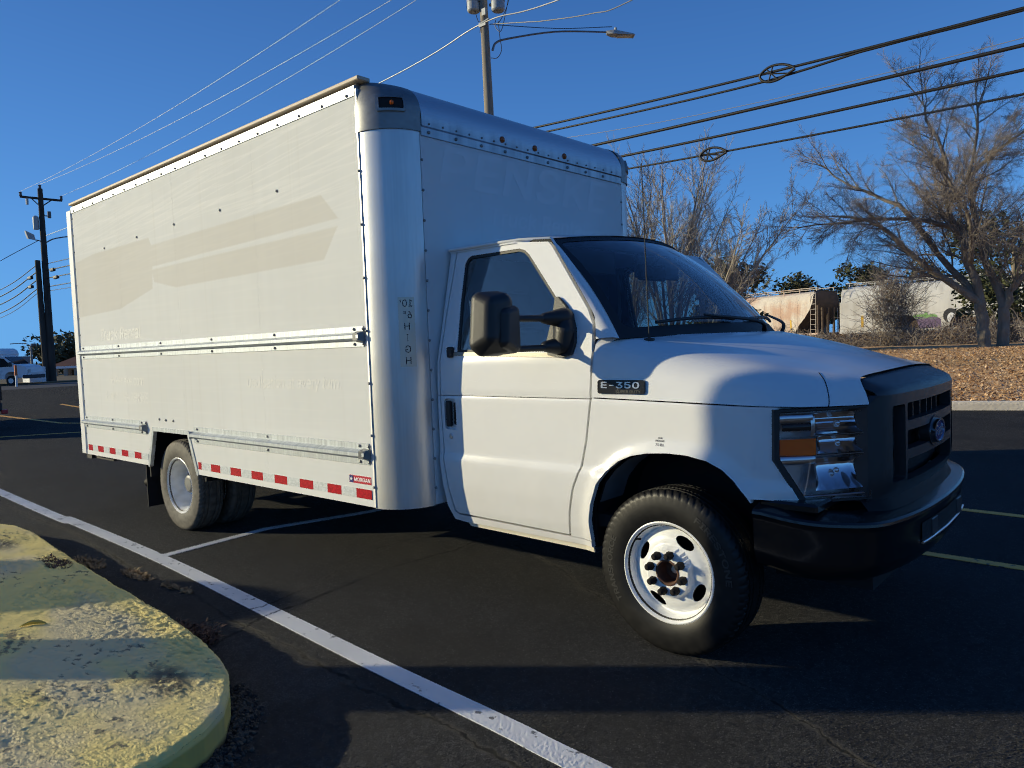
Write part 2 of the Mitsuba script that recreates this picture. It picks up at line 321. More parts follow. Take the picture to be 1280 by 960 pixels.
        put(CB + '__rail_bolts', fl(cat_(bo)), 'cap_grey', kind='stuff')
    # reflective tape: red and white pieces
    x = -6.056; i = 0
    reds = [(-6.056, -5.948), (-5.818, -5.681), (-5.541, -5.405), (-5.263, -5.124), (-4.985, -4.849), (-3.825, -3.773), (-3.626, -3.488), (-3.338, -3.193), (-3.051, -2.904), (-2.758, -2.609), (-2.463, -2.316), (-2.165, -2.025), (-1.88, -1.74)]
    for a, b in reds: put(CB + '__red_tape', fl(bx(a, b, -HB - 0.0046, -HB - 0.0032, 0.546, 0.600)), 'tape_red')
    for (a, b) in [(q[1], r_[0]) for q, r_ in zip(reds[:4], reds[1:5])] + [(-4.849, -4.71)] + [(q[1], r_[0]) for q, r_ in zip(reds[5:-1], reds[6:])]:
        put(CB + '__white_tape', fl(bx(a + 0.001, b - 0.001, -HB - 0.0044, -HB - 0.0032, 0.546, 0.600)), 'tape_white')
    # rivets along the edges
    ri = []
    def riv(x, y, z, r=0.007):
        q = trimesh.creation.icosphere(1, r); q.apply_translation((x, y, z)); ri.append(q)
    for x in np.arange(-6.02, -1.75, 0.235): riv(x, -HB - 0.007, 2.778, 0.009)
    for z in np.arange(0.70, 2.75, 0.155): riv(-6.088, -HB - 0.001, z)
    for z in np.arange(0.62, 2.55, 0.29): riv(-1.711, -HB - 0.007, z, 0.008)
    for x, z in ((-3.28, 2.38), (-2.55, 2.39), (-3.99, 2.38), (-4.67, 2.37), (-5.36, 2.36), (-4.46, 0.895), (-4.34, 0.893), (-4.21, 0.893)): riv(x, -HB - 0.001, z, 0.010)
    for z in np.arange(0.60, 2.55, 0.165): riv(XF + 0.002, -0.985, z, 0.008)
    put(CB + '__rivets', fl(cat_(ri)), 'cap_grey', smooth=True, kind='stuff')
    # corner post, its cap, and the height sticker that reads right in a mirror
    ang = np.linspace(0, math.pi / 2, 15)
    P = np.array([[(-1.714 + CR * math.sin(a), -0.994 - CR * math.cos(a), z) for a in ang] for z in np.linspace(ZB - 0.004, 2.60, 30)])
    P2 = np.concatenate([P, P[:, -1:] + [-0.02, 0, 0]], 1)
    put(CB + '__corner_post', fl(grid(P, flip=True)), 'brushed_post', smooth=True)
    cu, cv = np.meshgrid(np.linspace(-0.03, 1.03, 16), np.concatenate([np.linspace(0, 0.45, 4), np.linspace(0.5, 1, 14)]))
    def capf(u, v, o=0.008):
        a = np.clip(u, -0.02, 1.02) * math.pi / 2; k = np.clip((v - 0.45) / 0.55, 0, 1) * math.pi / 2
        z = np.where(v < 0.45, 2.565 + v / 0.45 * 0.105, 2.67 + 0.172 * np.sin(k))
        # the side face stays upright to the roof rail, the front face rolls back like the header
        fx = np.sin(a); fy = np.cos(a)
        roll = (1 - np.cos(k)) * 0.20
        x = -1.714 + (CR + o) * fx - roll * fx ** 1.0
        y = -0.994 - (CR + o) * fy + 0.06 * (1 - np.cos(k)) * fy
        return np.stack([x, y, z], -1)
    capm = grid(capf(cu, cv), flip=False)
    edge_ = capf(np.linspace(-0.03, 1.03, 16), np.ones(16))
    capm = cat_([capm, grid(np.array([edge_, np.repeat(np.array([[-1.80, -0.95, 2.852]]), 16, 0)]))])
    ck = put(CB + '__corner_cap', fl(capm), 'cap_grey', smooth=40)
    def onpost(u, z, o): a = u * math.pi / 2; return np.stack([-1.714 + (CR + o) * np.sin(a), -0.994 - (CR + o) * np.cos(a), z], -1)
    ring = unary_union([rrect(0.36, 2.655, 0.76, 2.742, 0.02)])
    put(CB + '__clearance_lamp', fl(sheet(ring.difference(rrect(0.405, 2.669, 0.74, 2.728, 0.012)), lambda u, v: tuple(np.moveaxis(capf(u, np.where(v < 2.67, (v - 2.565) / 0.105 * 0.45, 0.45 + 0.55 * np.arcsin(np.clip((v - 2.67) / 0.172, 0, 1)) / (math.pi / 2)), 0.020), -1, 0)), 0.03, (-0.01, 0.012, 0))), 'cap_grey')
    put(CB + '__clearance_lamp_recess', fl(sheet(rrect(0.40, 2.667, 0.745, 2.730, 0.012), lambda u, v: tuple(np.moveaxis(capf(u, np.where(v < 2.67, (v - 2.565) / 0.105 * 0.45, 0.45 + 0.55 * np.arcsin(np.clip((v - 2.67) / 0.172, 0, 1)) / (math.pi / 2)), 0.0135), -1, 0)), 0.03)), 'dark_void')
    a = 0.58; c_ = capf(np.array([a]), np.array([0.45 + 0.55 * math.asin(0.17) / (math.pi / 2)]), 0.014)[0]
    lm = trimesh.creation.uv_sphere(0.013, count=[8, 12]); lm.apply_translation(c_)
    put(CB + '__clearance_lamp_lens', fl(lm), 'amber', smooth=True)
if True:
    def post_map(v, x0=0.0):      # drawings (arc length, z) wrapped on the corner post, mirrored
        return onpost((v[:, 0]) / (CR * math.pi / 2), v[:, 1], 0.0012 + v[:, 2])
    st = CB + '__height_sticker'
    u0, u1 = 0.198, 0.288
    put(st, sheet(sg.box(u0, 1.285, u1, 1.665), lambda u, v: tuple(np.moveaxis(onpost(u / (CR * math.pi / 2), v, 0.0012), -1, 0)), 0.02), 'sticker_film', smooth=True)
    parts = []
    for row, (s, w) in enumerate((("10'", 0.066), ('6"', 0.045), ('H', 0.030), ('I', 0.007), ('G', 0.032), ('H', 0.030))):
        m = text(s, 0.038, w, 0.0006); v = np.array(m.vertices)
        c = (u0 + u1) / 2 + (0.006 if row == 1 else 0.0)
        v[:, 0] = c + v[:, 0].max() / 2 - v[:, 0]                # reads from right to left
        v[:, 1] += 1.612 - 0.0625 * row
        parts.append(trimesh.Trimesh(onpost(v[:, 0] / (CR * math.pi / 2), v[:, 1], 0.0018 + v[:, 2]), m.faces[:, ::-1], process=False))
    put(CB + '__height_lettering', cat_(parts), 'ink_black', label="mirror-written black clearance lettering reading 10' 6\" HIGH")
# ---- front wall, header, roof
put(CB + '__front_wall', bx(XF - 0.03, XF, -0.99, 0.99, 0.56, 2.60), 'box_panel')
put(CB + '__front_rail', bx(XF - 0.03, XF + 0.003, -0.99, 0.99, ZB, 0.56, 0.002), 'white_trim')
hp = [(XF + 0.004, 2.545), (XF + 0.006, 2.548), (XF + 0.006, 2.592), (XF + 0.012, 2.600), (XF + 0.012, 2.640)] + [(XF + 0.012 - 0.20 + 0.20 * math.cos(a), 2.640 + 0.200 * math.sin(a)) for a in np.linspace(0.1, math.pi / 2, 12)] + [(XF - 0.32, 2.846)]
put(CB + '__header', grid(np.array([[(p[0], y, p[1]) for p in hp] for y in np.linspace(-0.985, 0.985, 12)]), flip=True), 'dark_header', smooth=25)
put(CB + '__roof', grid(np.array([[(x, y, 2.846 + 0.02 * (1 - (y / 1.2) ** 2)) for y in np.linspace(-1.2, 1.2, 9)] for x in (XR + 0.02, XF - 0.30)]), flip=False), 'white_trim')
hr = []
for y in np.arange(-0.93, 0.95, 0.105):
    q = trimesh.creation.icosphere(1, 0.006); q.apply_translation((XF + 0.013, y, 2.615)); hr.append(q)
for y in np.arange(-0.93, 0.95, 0.21):
    q = trimesh.creation.icosphere(1, 0.010); q.apply_translation((XF + 0.007, y, 2.570)); hr.append(q)
put(CB + '__header_rivets', cat_(hr), 'cap_grey', smooth=True, kind='stuff')
for y in (-0.33, -0.02, 0.29):
    put(CB + '__marker_lamp', lathe([(0.001, 0.012), (0.010, 0.011), (0.015, 0.006), (0.019, 0.004), (0.020, -0.004)], 14, (XF + 0.014, y, 2.637), 'x'), 'marker_amber', smooth=True)
# faded lettering
def side_text(s, x0, x1, z, h, shear=0.0, o=0.0006): 
    m = text(s, h, x1 - x0, 0.0006, True, shear); v = np.array(m.vertices)
    return fix(move(m, lambda v: np.stack([x0 + v[:, 0], -HB - o - v[:, 2], z + v[:, 1]], 1)))
for nm, a in (('faded_web_address', ('GoPenske.com', -5.46, -4.72, 1.165, 0.085, 0.15)), ('faded_phone_number', ('1-800-GO-PENSKE', -5.56, -4.66, 1.02, 0.085, 0.15)), ('faded_rental_lettering', ('Truck Rental', -5.60, -4.72, 1.56, 0.105, 0.2))): put(CB + '__' + nm, side_text(*a), 'faded_ink')
put(CB + '__faded_slogan', side_text('Dedication at every turn.', -3.05, -1.98, 1.165, 0.075, 0.15), 'faded_ink')
def front_text(s, y0, y1, z, h, shear=0.0, o=0.0006):
    m = text(s, h, y1 - y0, 0.0006, True, shear)
    return fix(move(m, lambda v: np.stack([XF + o + v[:, 2], y0 + v[:, 0], z + v[:, 1]], 1)))
put(CB + '__faded_name', front_text('PENSKE', -0.86, 0.76, 2.305, 0.215, 0.25), 'faded_ink_front')
put(CB + '__faded_name', front_text('Truck Rental', -0.47, 0.52, 2.115, 0.10, 0.2), 'faded_ink_front')
mg = CB + '__maker_plate'
put(mg, sheet(sg.box(-1.945, 0.628, -1.742, 0.672), lambda u, v: (u, 0 * u - HB - 0.002, v), 0.3, (0, 0.002, 0)), 'ink_red')
put(CB + '__maker_plate_star_field', bx(-1.943, -1.906, -HB - 0.0032, -HB - 0.002, 0.630, 0.670), 'ink_blue')
star = sg.Polygon([(0.013 * (1 if k % 2 == 0 else 0.42) * math.sin(k * math.pi / 5), 0.013 * (1 if k % 2 == 0 else 0.42) * math.cos(k * math.pi / 5)) for k in range(10)])
put(CB + '__maker_plate_lettering', cat_([side_text('MORGAN', -1.900, -1.750, 0.640, 0.021, 0.1, 0.0024), move(prism(star, 0.0008, on_side), lambda v: v + [-1.9245, -HB - 0.0033, 0.650])]), 'ink_white')

# ---- wheels
def tyre_mesh(n, flip_y):
    h = [-0.085, -0.100, -0.1075, -0.1065, -0.101, -0.097, -0.090, -0.080, -0.067, -0.066, -0.057, -0.056, -0.036, -0.035, -0.026, -0.025, -0.005]
    r = [0.206, 0.232, 0.270, 0.305, 0.333, 0.345, 0.356, 0.3625, 0.3655, 0.357, 0.357, 0.3662, 0.3668, 0.358, 0.358, 0.367, 0.3672]
    prof = list(zip(r, h)); prof = [(0.206, -0.05)] + prof + [(a, -b) for a, b in prof[::-1]] + [(0.206, 0.05)]
    N = 62
    def mod(a, R, H):
        ph = a / (2 * math.pi) * N + 3.0 * np.abs(H) * 10
        fr = ph - np.floor(ph); fr2 = (ph * 2) - np.floor(ph * 2)
        lug = ((fr < 0.20) & (np.abs(H) > 0.060) & (R > 0.352)) * 0.0055
        side = ((fr > 0.45) & (fr < 0.80) & (R > 0.325) & (R < 0.352)) * 0.0
        sipe = ((fr2 < 0.2) & (np.abs(H) < 0.055) & (R > 0.362)) * 0.003
        rib = ((fr > 0.25) & (R > 0.340) & (R < 0.350)) * 0.0022
        return R - lug - sipe, H + np.sign(H) * rib
    m = lathe(prof, n, (0, 0, 0), 'y', mod=mod)
    return fix(m)
def curved_text(s, r, a0, h, y, width):
    m = text(s, h, width, 0.0012, True); v = np.array(m.vertices)
    a = a0 - v[:, 0] / r; R = r + v[:, 1]
    return fix(trimesh.Trimesh(np.stack([R * np.cos(a), y - v[:, 2] - 0.02 * (R - 0.27) * 0, R * np.sin(a)], 1), m.faces, process=False))
def oval(r, a, t=0.046, q=0.0215):
    e = affinity.scale(sg.Point(0, 0).buffer(1, 10), q, t); return affinity.translate(affinity.rotate(e, math.degrees(a), origin=(0, 0)), r * math.cos(a), r * math.sin(a))
def wheel(name, loc, side, dual, n, steer=0.0):
    """side -1: the outer face looks towards -y."""
    def at(m):
        v = np.array(m.vertices); f = np.array(m.faces)
        if side > 0: v[:, 1] *= -1; f = f[:, ::-1]
        c, s = math.cos(steer), math.sin(steer)
        v = np.stack([c * v[:, 0] - s * v[:, 1], s * v[:, 0] + c * v[:, 1], v[:, 2]], 1)
        return trimesh.Trimesh(v + np.array(loc), f, process=False)
    k = TR + '__' + name; i = 0
    while k in labels or any(q.startswith(k + '__') for q in scene): i += 1; k = f'{TR}__{name}_{i:03d}'
    put(k + '__tyre', at(tyre_mesh(n, 0)), 'tyre_rubber' if not dual else 'tyre_dusty', smooth=32)
    if not dual and side < 0:
        for s_, a_ in (('TRANSFORCE', 215), ('FIRESTONE', 60)): put(k + '__tyre_lettering', at(curved_text(s_, 0.284, math.radians(a_), 0.026, -0.1068, 0.30)), 'tyre_letter')
    lip = [(0.212, -0.070), (0.217, -0.082), (0.222, -0.0925), (0.2275, -0.0905), (0.2265, -0.096), (0.221, -0.0985), (0.213, -0.093), (0.207, -0.080), (0.203, -0.066)]
    if not dual:
        prof = [(0.203, -0.066), (0.198, -0.052), (0.194, -0.036), (0.188, -0.034)]
        hr_, hh = [0.05, 0.053, 0.103, 0.109, 0.113, 0.135, 0.158, 0.176, 0.190], [-0.090, -0.095, -0.095, -0.091, -0.074, -0.071, -0.064, -0.050, -0.034]
    else:
        prof = [(0.203, -0.066), (0.196, -0.05), (0.192, -0.01), (0.186, 0.004), (0.184, 0.040), (0.178, 0.052)]
        hr_, hh = [0.05, 0.09, 0.12, 0.14, 0.17, 0.182], [0.030, 0.030, 0.036, 0.050, 0.058, 0.050]
    disc = sg.Point(0, 0).buffer(hr_[-1], 32).difference(sg.Point(0, 0).buffer(0.05, 24))
    for q in range(4): disc = disc.difference(oval(0.152, math.radians(62 + 90 * q)))
    dm = sheet(disc, lambda u, v: (u, np.interp(np.hypot(u, v), hr_, hh), v), 0.0125, (0, 0.004, 0))
    put(k + '__rim', at(cat_([fix(lathe(lip + prof, 64)), dm])), 'rim_white', smooth=35)
    put(k + '__rim_back', at(lathe([(0.0, 0.075), (0.20, 0.075), (0.20, -0.03)], 40)), 'dark_void')
    if not dual:
        put(k + '__hub', at(cat_([lathe([(0.056, -0.088), (0.058, -0.0975), (0.052, -0.099), (0.0475, -0.094), (0.046, -0.03), (0.0, -0.03)], 32)])), 'rusty', smooth=35)
        put(k + '__hub_cap', at(lathe([(0.020, -0.032), (0.017, -0.040), (0.0, -0.042)], 20, (0.004, 0, 0.002))), 'sill_cream', smooth=True)
        for q in range(8):
            a = math.radians(22.5 + 45 * q + 10)
            nut = cat_([lathe([(0.0185, -0.094), (0.0185, -0.112), (0.015, -0.120)], 6), lathe([(0.015, -0.118), (0.0145, -0.130), (0.009, -0.137), (0.0, -0.138)], 12)])
            nut.apply_translation((0.083 * math.cos(a), 0, 0.083 * math.sin(a))); put(k + '__lug_nut', at(nut), 'nut_black', smooth=30)
        vs = cyl((-0.16, -0.055, 0.118), (-0.172, -0.085, 0.123), 0.006, 8); put(k + '__valve_stem', at(vs), 'nut_black')
    else:
        put(k + '__hub', at(lathe([(0.075, 0.035), (0.07, -0.02), (0.055, -0.03), (0.0, -0.032)], 24)), 'cap_grey', smooth=30)
        for q in range(8):
            a = math.radians(45 * q); nut = lathe([(0.014, 0.034), (0.014, 0.012), (0.0, 0.010)], 6); nut.apply_translation((0.098 * math.cos(a), 0, 0.098 * math.sin(a))); put(k + '__lug_nut', at(nut), 'cap_grey')
wheel('front_wheel', (-0.040, -0.853, 0.361), -1, False, 372, math.radians(-1.5))
wheel('front_wheel', (-0.04, 0.853, 0.361), 1, False, 124)
for y, s in ((-1.064, -1), (-0.79, -1), (1.064, 1), (0.79, 1)): wheel('rear_wheel', (-4.331, y, 0.361), s, True, 372 if y == -1.064 else 124)

# ---- chassis below
put(TR + '__frame_rail', bx(-6.0, 0.4, -0.46, -0.38, 0.42, 0.60), 'underbody'); put(TR + '__frame_rail', bx(-6.0, 0.4, 0.38, 0.46, 0.42, 0.60), 'underbody')
put(TR + '__rear_axle', cat_([cyl((-4.331, -0.9, 0.361), (-4.331, 0.9, 0.361), 0.05), trimesh.creation.icosphere(2, 0.17).apply_translation((-4.331, 0, 0.361))]), 'underbody')
put(TR + '__front_axle', cyl((0, -0.8, 0.33), (0, 0.8, 0.33), 0.05), 'underbody')
put(TR + '__fuel_tank', rbox(-3.3, -2.2, -0.36, 0.36, 0.34, 0.58, 0.05), 'underbody')
put(TR + '__drive_shaft', cyl((-4.3, 0, 0.38), (-0.5, 0, 0.45), 0.045), 'underbody')
put(TR + '__mud_flap', bx(-4.885, -4.875, -1.19, -0.66, 0.13, 0.66), 'dark_void'); put(TR + '__mud_flap', bx(-4.885, -4.875, 0.66, 1.19, 0.13, 0.66), 'dark_void')
put(TR + '__exhaust_pipe', cat_([tube([(-4.6, -0.80, 0.36), (-4.95, -0.86, 0.29), (-5.35, -1.0, 0.265)], 0.037, 16, False), tube([(-4.6, -0.80, 0.36), (-4.95, -0.86, 0.29), (-5.35, -1.0, 0.265)], 0.030, 16, True)]), 'underbody', smooth=30)
put(TR + '__rear_step', cat_([bx(-6.33, -6.21, -1.16, 1.16, 0.44, 0.50), bx(-6.25, -5.75, -1.13, -1.05, 0.445, 0.50)]), 'underbody')
# ---- the cab
PR = np.array([(0.40, .93), (0.44, .938), (.50, .95), (.62, .962), (.765, .967), (.80, .955), (1.10, .957), (1.113, .9535), (1.122, .9535), (1.130, .957), (1.30, .948), (1.38, .93), (1.46, .91), (1.85, .82), (1.9, .81), (1.95, .80)])
PL = np.array([(-2, 1), (.15, 1.0), (.25, .995), (.35, .98), (.43, .955), (.50, .915), (.57, .845), (.63, .755), (.67, .68), (.69, .64)])
ARCH = [(-0.439, 0.40), (-0.443, 0.544), (-0.425, 0.624), (-0.387, 0.723), (-0.330, 0.790), (-0.266, 0.839), (-0.201, 0.867), (-0.118, 0.885), (-0.019, 0.892), (0.076, 0.889), (0.167, 0.872), (0.235, 0.840), (0.285, 0.794), (0.325, 0.750), (0.350, 0.715), (0.36, 0.40)]
_arch = sg.LineString(ARCH); _ax, _az = np.array(ARCH).T
def Ys(x, z):
    x, z = np.asarray(x, float), np.asarray(z, float)
    y = np.interp(z, PR[:, 0], PR[:, 1]) * np.interp(x, PL[:, 0], PL[:, 1])
    d = np.array([_arch.distance(sg.Point(a, b)) if -0.62 < a < 0.5 and b < 1.05 else 9.0 for a, b in zip(np.ravel(x), np.ravel(z))]).reshape(x.shape)
    return y + 0.016 * np.exp(-(d / 0.035) ** 2)                  # the rolled lip of the wheel opening
def side(o=0.0): return lambda u, v: (u, -(Ys(u, v) + o), v)
IN = (0, 0.028, 0)
def both(key, m, bsdf, smooth=False, **k):
    put(key, m, bsdf, smooth, **k); return put(key, mirror(m), bsdf, smooth, **k)
C = TR
archpoly = sg.Polygon(ARCH + [(0.36, 0.2), (-0.439, 0.2)])
doorline = [(-1.414, 1.925), (-1.440, 1.537), (-1.443, 1.314), (-1.440, 1.091), (-1.430, 0.778), (-1.402, 0.600), (-1.369, 0.475), (-1.345, 0.462), (-0.955, 0.456), (-0.578, 0.449), (-0.565, 0.568), (-0.535, 0.689), (-0.487, 0.789), (-0.452, 0.923), (-0.421, 1.112), (-0.410, 1.335), (-0.424, 1.470), (-0.462, 1.542), (-0.726, 1.876), (-0.752, 1.899), (-0.996, 1.925)]
door = sg.Polygon(doorline).buffer(-0.004)
win = sg.Polygon([(-1.315, 1.352), (-1.335, 1.619), (-1.337, 1.838), (-1.320, 1.868), (-1.295, 1.880), (-0.945, 1.880), (-0.905, 1.868), (-0.870, 1.840), (-0.657, 1.600), (-0.640, 1.56), (-0.605, 1.352)])
recess = rrect(-1.412, 0.930, -1.322, 1.100, 0.02)
GROOVE = sg.box(-1.6, 1.1150, 0.46, 1.1188)
dm = sheet(door.difference(win.buffer(0.002)).difference(recess).difference(GROOVE), side(), 0.022, IN)
both(C + '__door', dm, 'white_paint', 14)
both(C + '__door__window_seal', sheet(win.buffer(0.003).difference(win.buffer(-0.013)), side(-0.004), 0.05, (0, 0.02, 0)), 'rubber_seal', 30)
both(C + '__door__window', sheet(win.buffer(-0.010), side(-0.010), 0.2), 'glass_side', True)
both(C + '__door__belt_moulding', sheet(sg.Polygon([(-1.345, 1.336), (-0.60, 1.314), (-0.60, 1.334), (-1.345, 1.356)]), side(0.005), 0.1, (0, 0.008, 0)), 'belt_tan')
both(C + '__door__belt_clip', rbox(-1.375, -1.335, -0.965, -0.93, 1.325, 1.385, 0.012), 'black_plastic', 30)
# handle in its recess, lock below
rp = [sheet(recess, side(-0.022), 0.04)]
rb = np.array(recess.exterior.coords); rp.append(grid(np.array([np.stack(side()(rb[:, 0], rb[:, 1]), -1), np.stack(side(-0.022)(rb[:, 0], rb[:, 1]), -1)])))
both(C + '__door__handle_recess', cat_(rp), 'white_paint')
both(C + '__door__handle', rbox(-1.398, -1.362, -0.966, -0.938, 0.945, 1.088, 0.010), 'black_plastic', 40)
both(C + '__door__handle_bezel', rbox(-1.352, -1.336, -0.948, -0.930, 0.955, 1.078, 0.006), 'gloss_black', 40)
both(C + '__door__lock', lathe([(0.0, -0.0065), (0.011, -0.006), (0.0155, -0.002), (0.0165, 0.004)], 18, (-1.368, -0.955, 0.893)), 'chrome_soft', 30)
# body behind the door, rocker, sill strip
rear = sg.Polygon([(-1.462, 1.930), (-1.462, 0.80), (-1.445, 0.62), (-1.425, 0.50), (-1.385, 0.425), (-1.30, 0.418), (-0.963, 0.417), (-0.442, 0.412), (-0.442, 0.440), (-0.578, 0.444), (-0.955, 0.450), (-1.345, 0.456), (-1.374, 0.470)] + [(a - 0.004, b) for a, b in doorline[5::-1]] + [(-1.41, 1.94)]).buffer(0)
both(C + '__cab_body', sheet(rear.difference(GROOVE), side(), 0.022, IN), 'white_paint', 14)
both(C + '__sill_strip', sheet(sg.Polygon([(-1.30, 0.418), (-1.28, 0.396), (-0.96, 0.392), (-0.442, 0.384), (-0.442, 0.414)]), side(-0.012), 0.1, (0, 0.01, 0)), 'sill_cream')
both(C + '__door_gap_filler', sheet(sg.Polygon(doorline).buffer(0.012).difference(win.buffer(0.01)), side(-0.030), 0.06), 'dark_void', True)
# front fender below the hood line
fender = sg.Polygon([(-0.402, 1.335), (-0.413, 1.112), (-0.444, 0.923), (-0.479, 0.789), (-0.527, 0.689), (-0.557, 0.568), (-0.571, 0.446), (-0.43, 0.443), (0.35, 0.70), (0.350, 0.731), (0.436, 0.727), (0.513, 0.718), (0.441, 0.888), (0.445, 1.096), (0.35, 1.0985), (0.2, 1.103), (0.0, 1.109), (-0.2, 1.114), (-0.402, 1.119)]).difference(archpoly)
both(C + '__fender', sheet(fender, side(), 0.02, IN), 'white_paint', 16)
well = [(a, b) for a, b in ARCH[1:-1]]
P = np.array([[(x * 1.0, y, z + 0.012) for x, z in well] for y in (-0.90, -0.55)])
both(C + '__wheel_well', cat_([grid(P), bx(-0.5, 0.45, -0.56, -0.55, 0.40, 0.95), bx(-0.462, -0.445, -0.90, -0.55, 0.40, 0.66)]), 'dark_void')
both(C + '__wheel_well_liner', grid(np.array([[(x, y, z - 0.004) for x, z in well[1:8]] for y in (-0.895, -0.70)])), 'cabin_light', True)
# hood and upper fender: one lofted skin
half = [
 [(-.402, -.957, 1.125), (-.2, -.957, 1.120), (0, -.957, 1.115), (.2, -.952, 1.109), (.35, -.938, 1.103), (.445, -.907, 1.100), (.53, -.848, 1.096), (.625, -.752, 1.094), (.705, -.632, 1.092)],
 [(-.402, -.951, 1.24), (-.2, -.948, 1.23), (0, -.94, 1.215), (.2, -.925, 1.195), (.35, -.90, 1.175), (.45, -.852, 1.158), (.53, -.79, 1.147), (.62, -.715, 1.140), (.690, -.625, 1.137)],
 [(-.402, -.936, 1.335), (-.2, -.918, 1.310), (0, -.897, 1.280), (.2, -.872, 1.250), (.35, -.837, 1.225), (.45, -.785, 1.205), (.53, -.72, 1.190), (.61, -.675, 1.180), (.672, -.610, 1.168)],
 [(-.40, -.905, 1.388), (-.22, -.87, 1.356), (0, -.835, 1.320), (.2, -.80, 1.286), (.35, -.76, 1.257), (.45, -.705, 1.235), (.53, -.665, 1.219), (.595, -.625, 1.208), (.658, -.580, 1.196)],
 [(-.36, -.86, 1.402), (-.2, -.80, 1.377), (.0, -.74, 1.339), (.2, -.70, 1.303), (.35, -.65, 1.271), (.45, -.60, 1.248), (.53, -.575, 1.229), (.60, -.54, 1.216), (.664, -.495, 1.205)],
 [(-.26, -.72, 1.402), (-.1, -.65, 1.376), (.05, -.6, 1.347), (.22, -.55, 1.312), (.35, -.50, 1.282), (.44, -.46, 1.260), (.53, -.43, 1.240), (.605, -.41, 1.224), (.676, -.385, 1.210)],
 [(-.04, -.35, 1.402), (.06, -.33, 1.383), (.16, -.31, 1.362), (.27, -.29, 1.337), (.38, -.27, 1.308), (.46, -.25, 1.285), (.54, -.24, 1.261), (.615, -.22, 1.239), (.692, -.20, 1.217)],
 [(.03, 0, 1.402), (.12, 0, 1.387), (.21, 0, 1.366), (.31, 0, 1.340), (.41, 0, 1.311), (.49, 0, 1.286), (.56, 0, 1.265), (.63, 0, 1.243), (.700, 0, 1.221)]]
G = np.array(half); G = np.concatenate([G, G[-2::-1] * [1, -1, 1]])
G = np.array([spline(g, 33) for g in G]); G = np.array([spline(G[:, j], 85) for j in range(G.shape[1])])     # (long, across, 3)
hood = grid(G, flip=True)
if hood.face_normals[:, 2].mean() < 0: hood.invert()
put(C + '__hood', hood, 'white_paint', True)
hood_rear, hood_front = G[0], G[-1]
# hood shut line near the headlamp and the fender crease shadow line
for s in (-1, 1):
    ln = []
    for c in range(0, 19):
        row = G[:, c if s < 0 else G.shape[1] - 1 - c]; x = 0.598 - 0.075 * (c / 18.0) ** 1.6
        ln.append([np.interp(x, row[:, 0], row[:, k]) for k in range(3)])
    put(C + '__hood_seam', tube(ln, 0.0022, 6), 'dark_void')
# badge on the fender
bk = C + '__fender_badge'
tilt = lambda m, o: move(m, lambda v: np.stack([v[:, 0], -(Ys(v[:, 0], v[:, 1]) + o) - v[:, 2], v[:, 1]], 1))
put(bk, fix(tilt(prism(rrect(-0.372, 1.144, -0.122, 1.206, 0.012), 0.007), 0.0)), 'gloss_black', 30)
def on_badge(s, x0, x1, z, h): 
    m = text(s, h, x1 - x0, 0.002, True); v = np.array(m.vertices); v[:, 0] += x0; v[:, 1] += z
    return fix(tilt(trimesh.Trimesh(v, m.faces, process=False), 0.0078))
put(C + '__fender_badge_frame', fix(tilt(prism(rrect(-0.372, 1.144, -0.122, 1.206, 0.012).difference(rrect(-0.367, 1.165, -0.128, 1.201, 0.009)), 0.0022), 0.0065)), 'gloss_black', 30)
put(C + '__fender_badge_strip', fix(tilt(prism(sg.box(-0.366, 1.1455, -0.128, 1.1625), 0.0012), 0.0068)), 'silver')
put(C + '__fender_badge_lettering', on_badge('E-350', -0.352, -0.148, 1.170, 0.027), 'silver', label='chrome fender lettering reading E-350')
put(C + '__fender_badge_lettering', on_badge('SUPER DUTY', -0.272, -0.140, 1.1475, 0.013), 'ink_black', label='small dark fender lettering reading SUPER DUTY')
def on_fender(s, x0, x1, z, h, o):
    m = text(s, h, x1 - x0, 0.0006); v = np.array(m.vertices); v[:, 0] += x0; v[:, 1] += z
    return fix(tilt(trimesh.Trimesh(v, m.faces, process=False), o))
put(C + '__tyre_pressure_label', cat_([on_fender('TIRE', -0.066, -0.042, 0.951, 0.007, 0.001), on_fender('PRESSURE', -0.077, -0.032, 0.938, 0.008, 0.001), on_fender('75 lbs', -0.075, -0.034, 0.920, 0.012, 0.001)]), 'ink_black')

# ---- windshield, pillars, roof
NB = 25
yy = np.linspace(-1, 1, NB)
wb = np.stack([-.30 + .24 * (1 - yy ** 2), .885 * yy, 1.390 + .012 * (1 - yy ** 2)], -1)
wt = np.stack([-.835 + .15 * (1 - yy ** 2), .700 * yy, 1.920 + .040 * (1 - yy ** 2)], -1)
tt = np.linspace(0, 1, 13)[:, None, None]
W = wb[None] * (1 - tt) + wt[None] * tt + np.array([0.035, 0, 0.035]) * (4 * tt * (1 - tt)) * (1 - 0.3 * yy[None, :, None] ** 2)
def wsheet(poly, o, **k):
    from scipy.interpolate import RegularGridInterpolator as RGI
    f = RGI((np.linspace(0, 1, 13), yy), W, bounds_error=False, fill_value=None)
    return sheet(poly, lambda u, v: tuple(np.moveaxis(f(np.stack([v, u], -1)) + o * np.array([0.62, 0, 0.78]), -1, 0)), 0.05, **k)
full = sg.box(-1, 0, 1, 1)
inner = rrect(-0.945, 0.075, 0.945, 0.955, 0.05)
wsm = wsheet(full, 0.0); 
if wsm.face_normals[:, 0].mean() < 0: wsm.invert()
put(C + '__windshield', wsm, 'glass_tint', True)
fr = wsheet(full.difference(inner), 0.003)
if fr.face_normals[:, 0].mean() < 0: fr.invert()
put(C + '__windshield_seal', fr, 'rubber_seal', True)
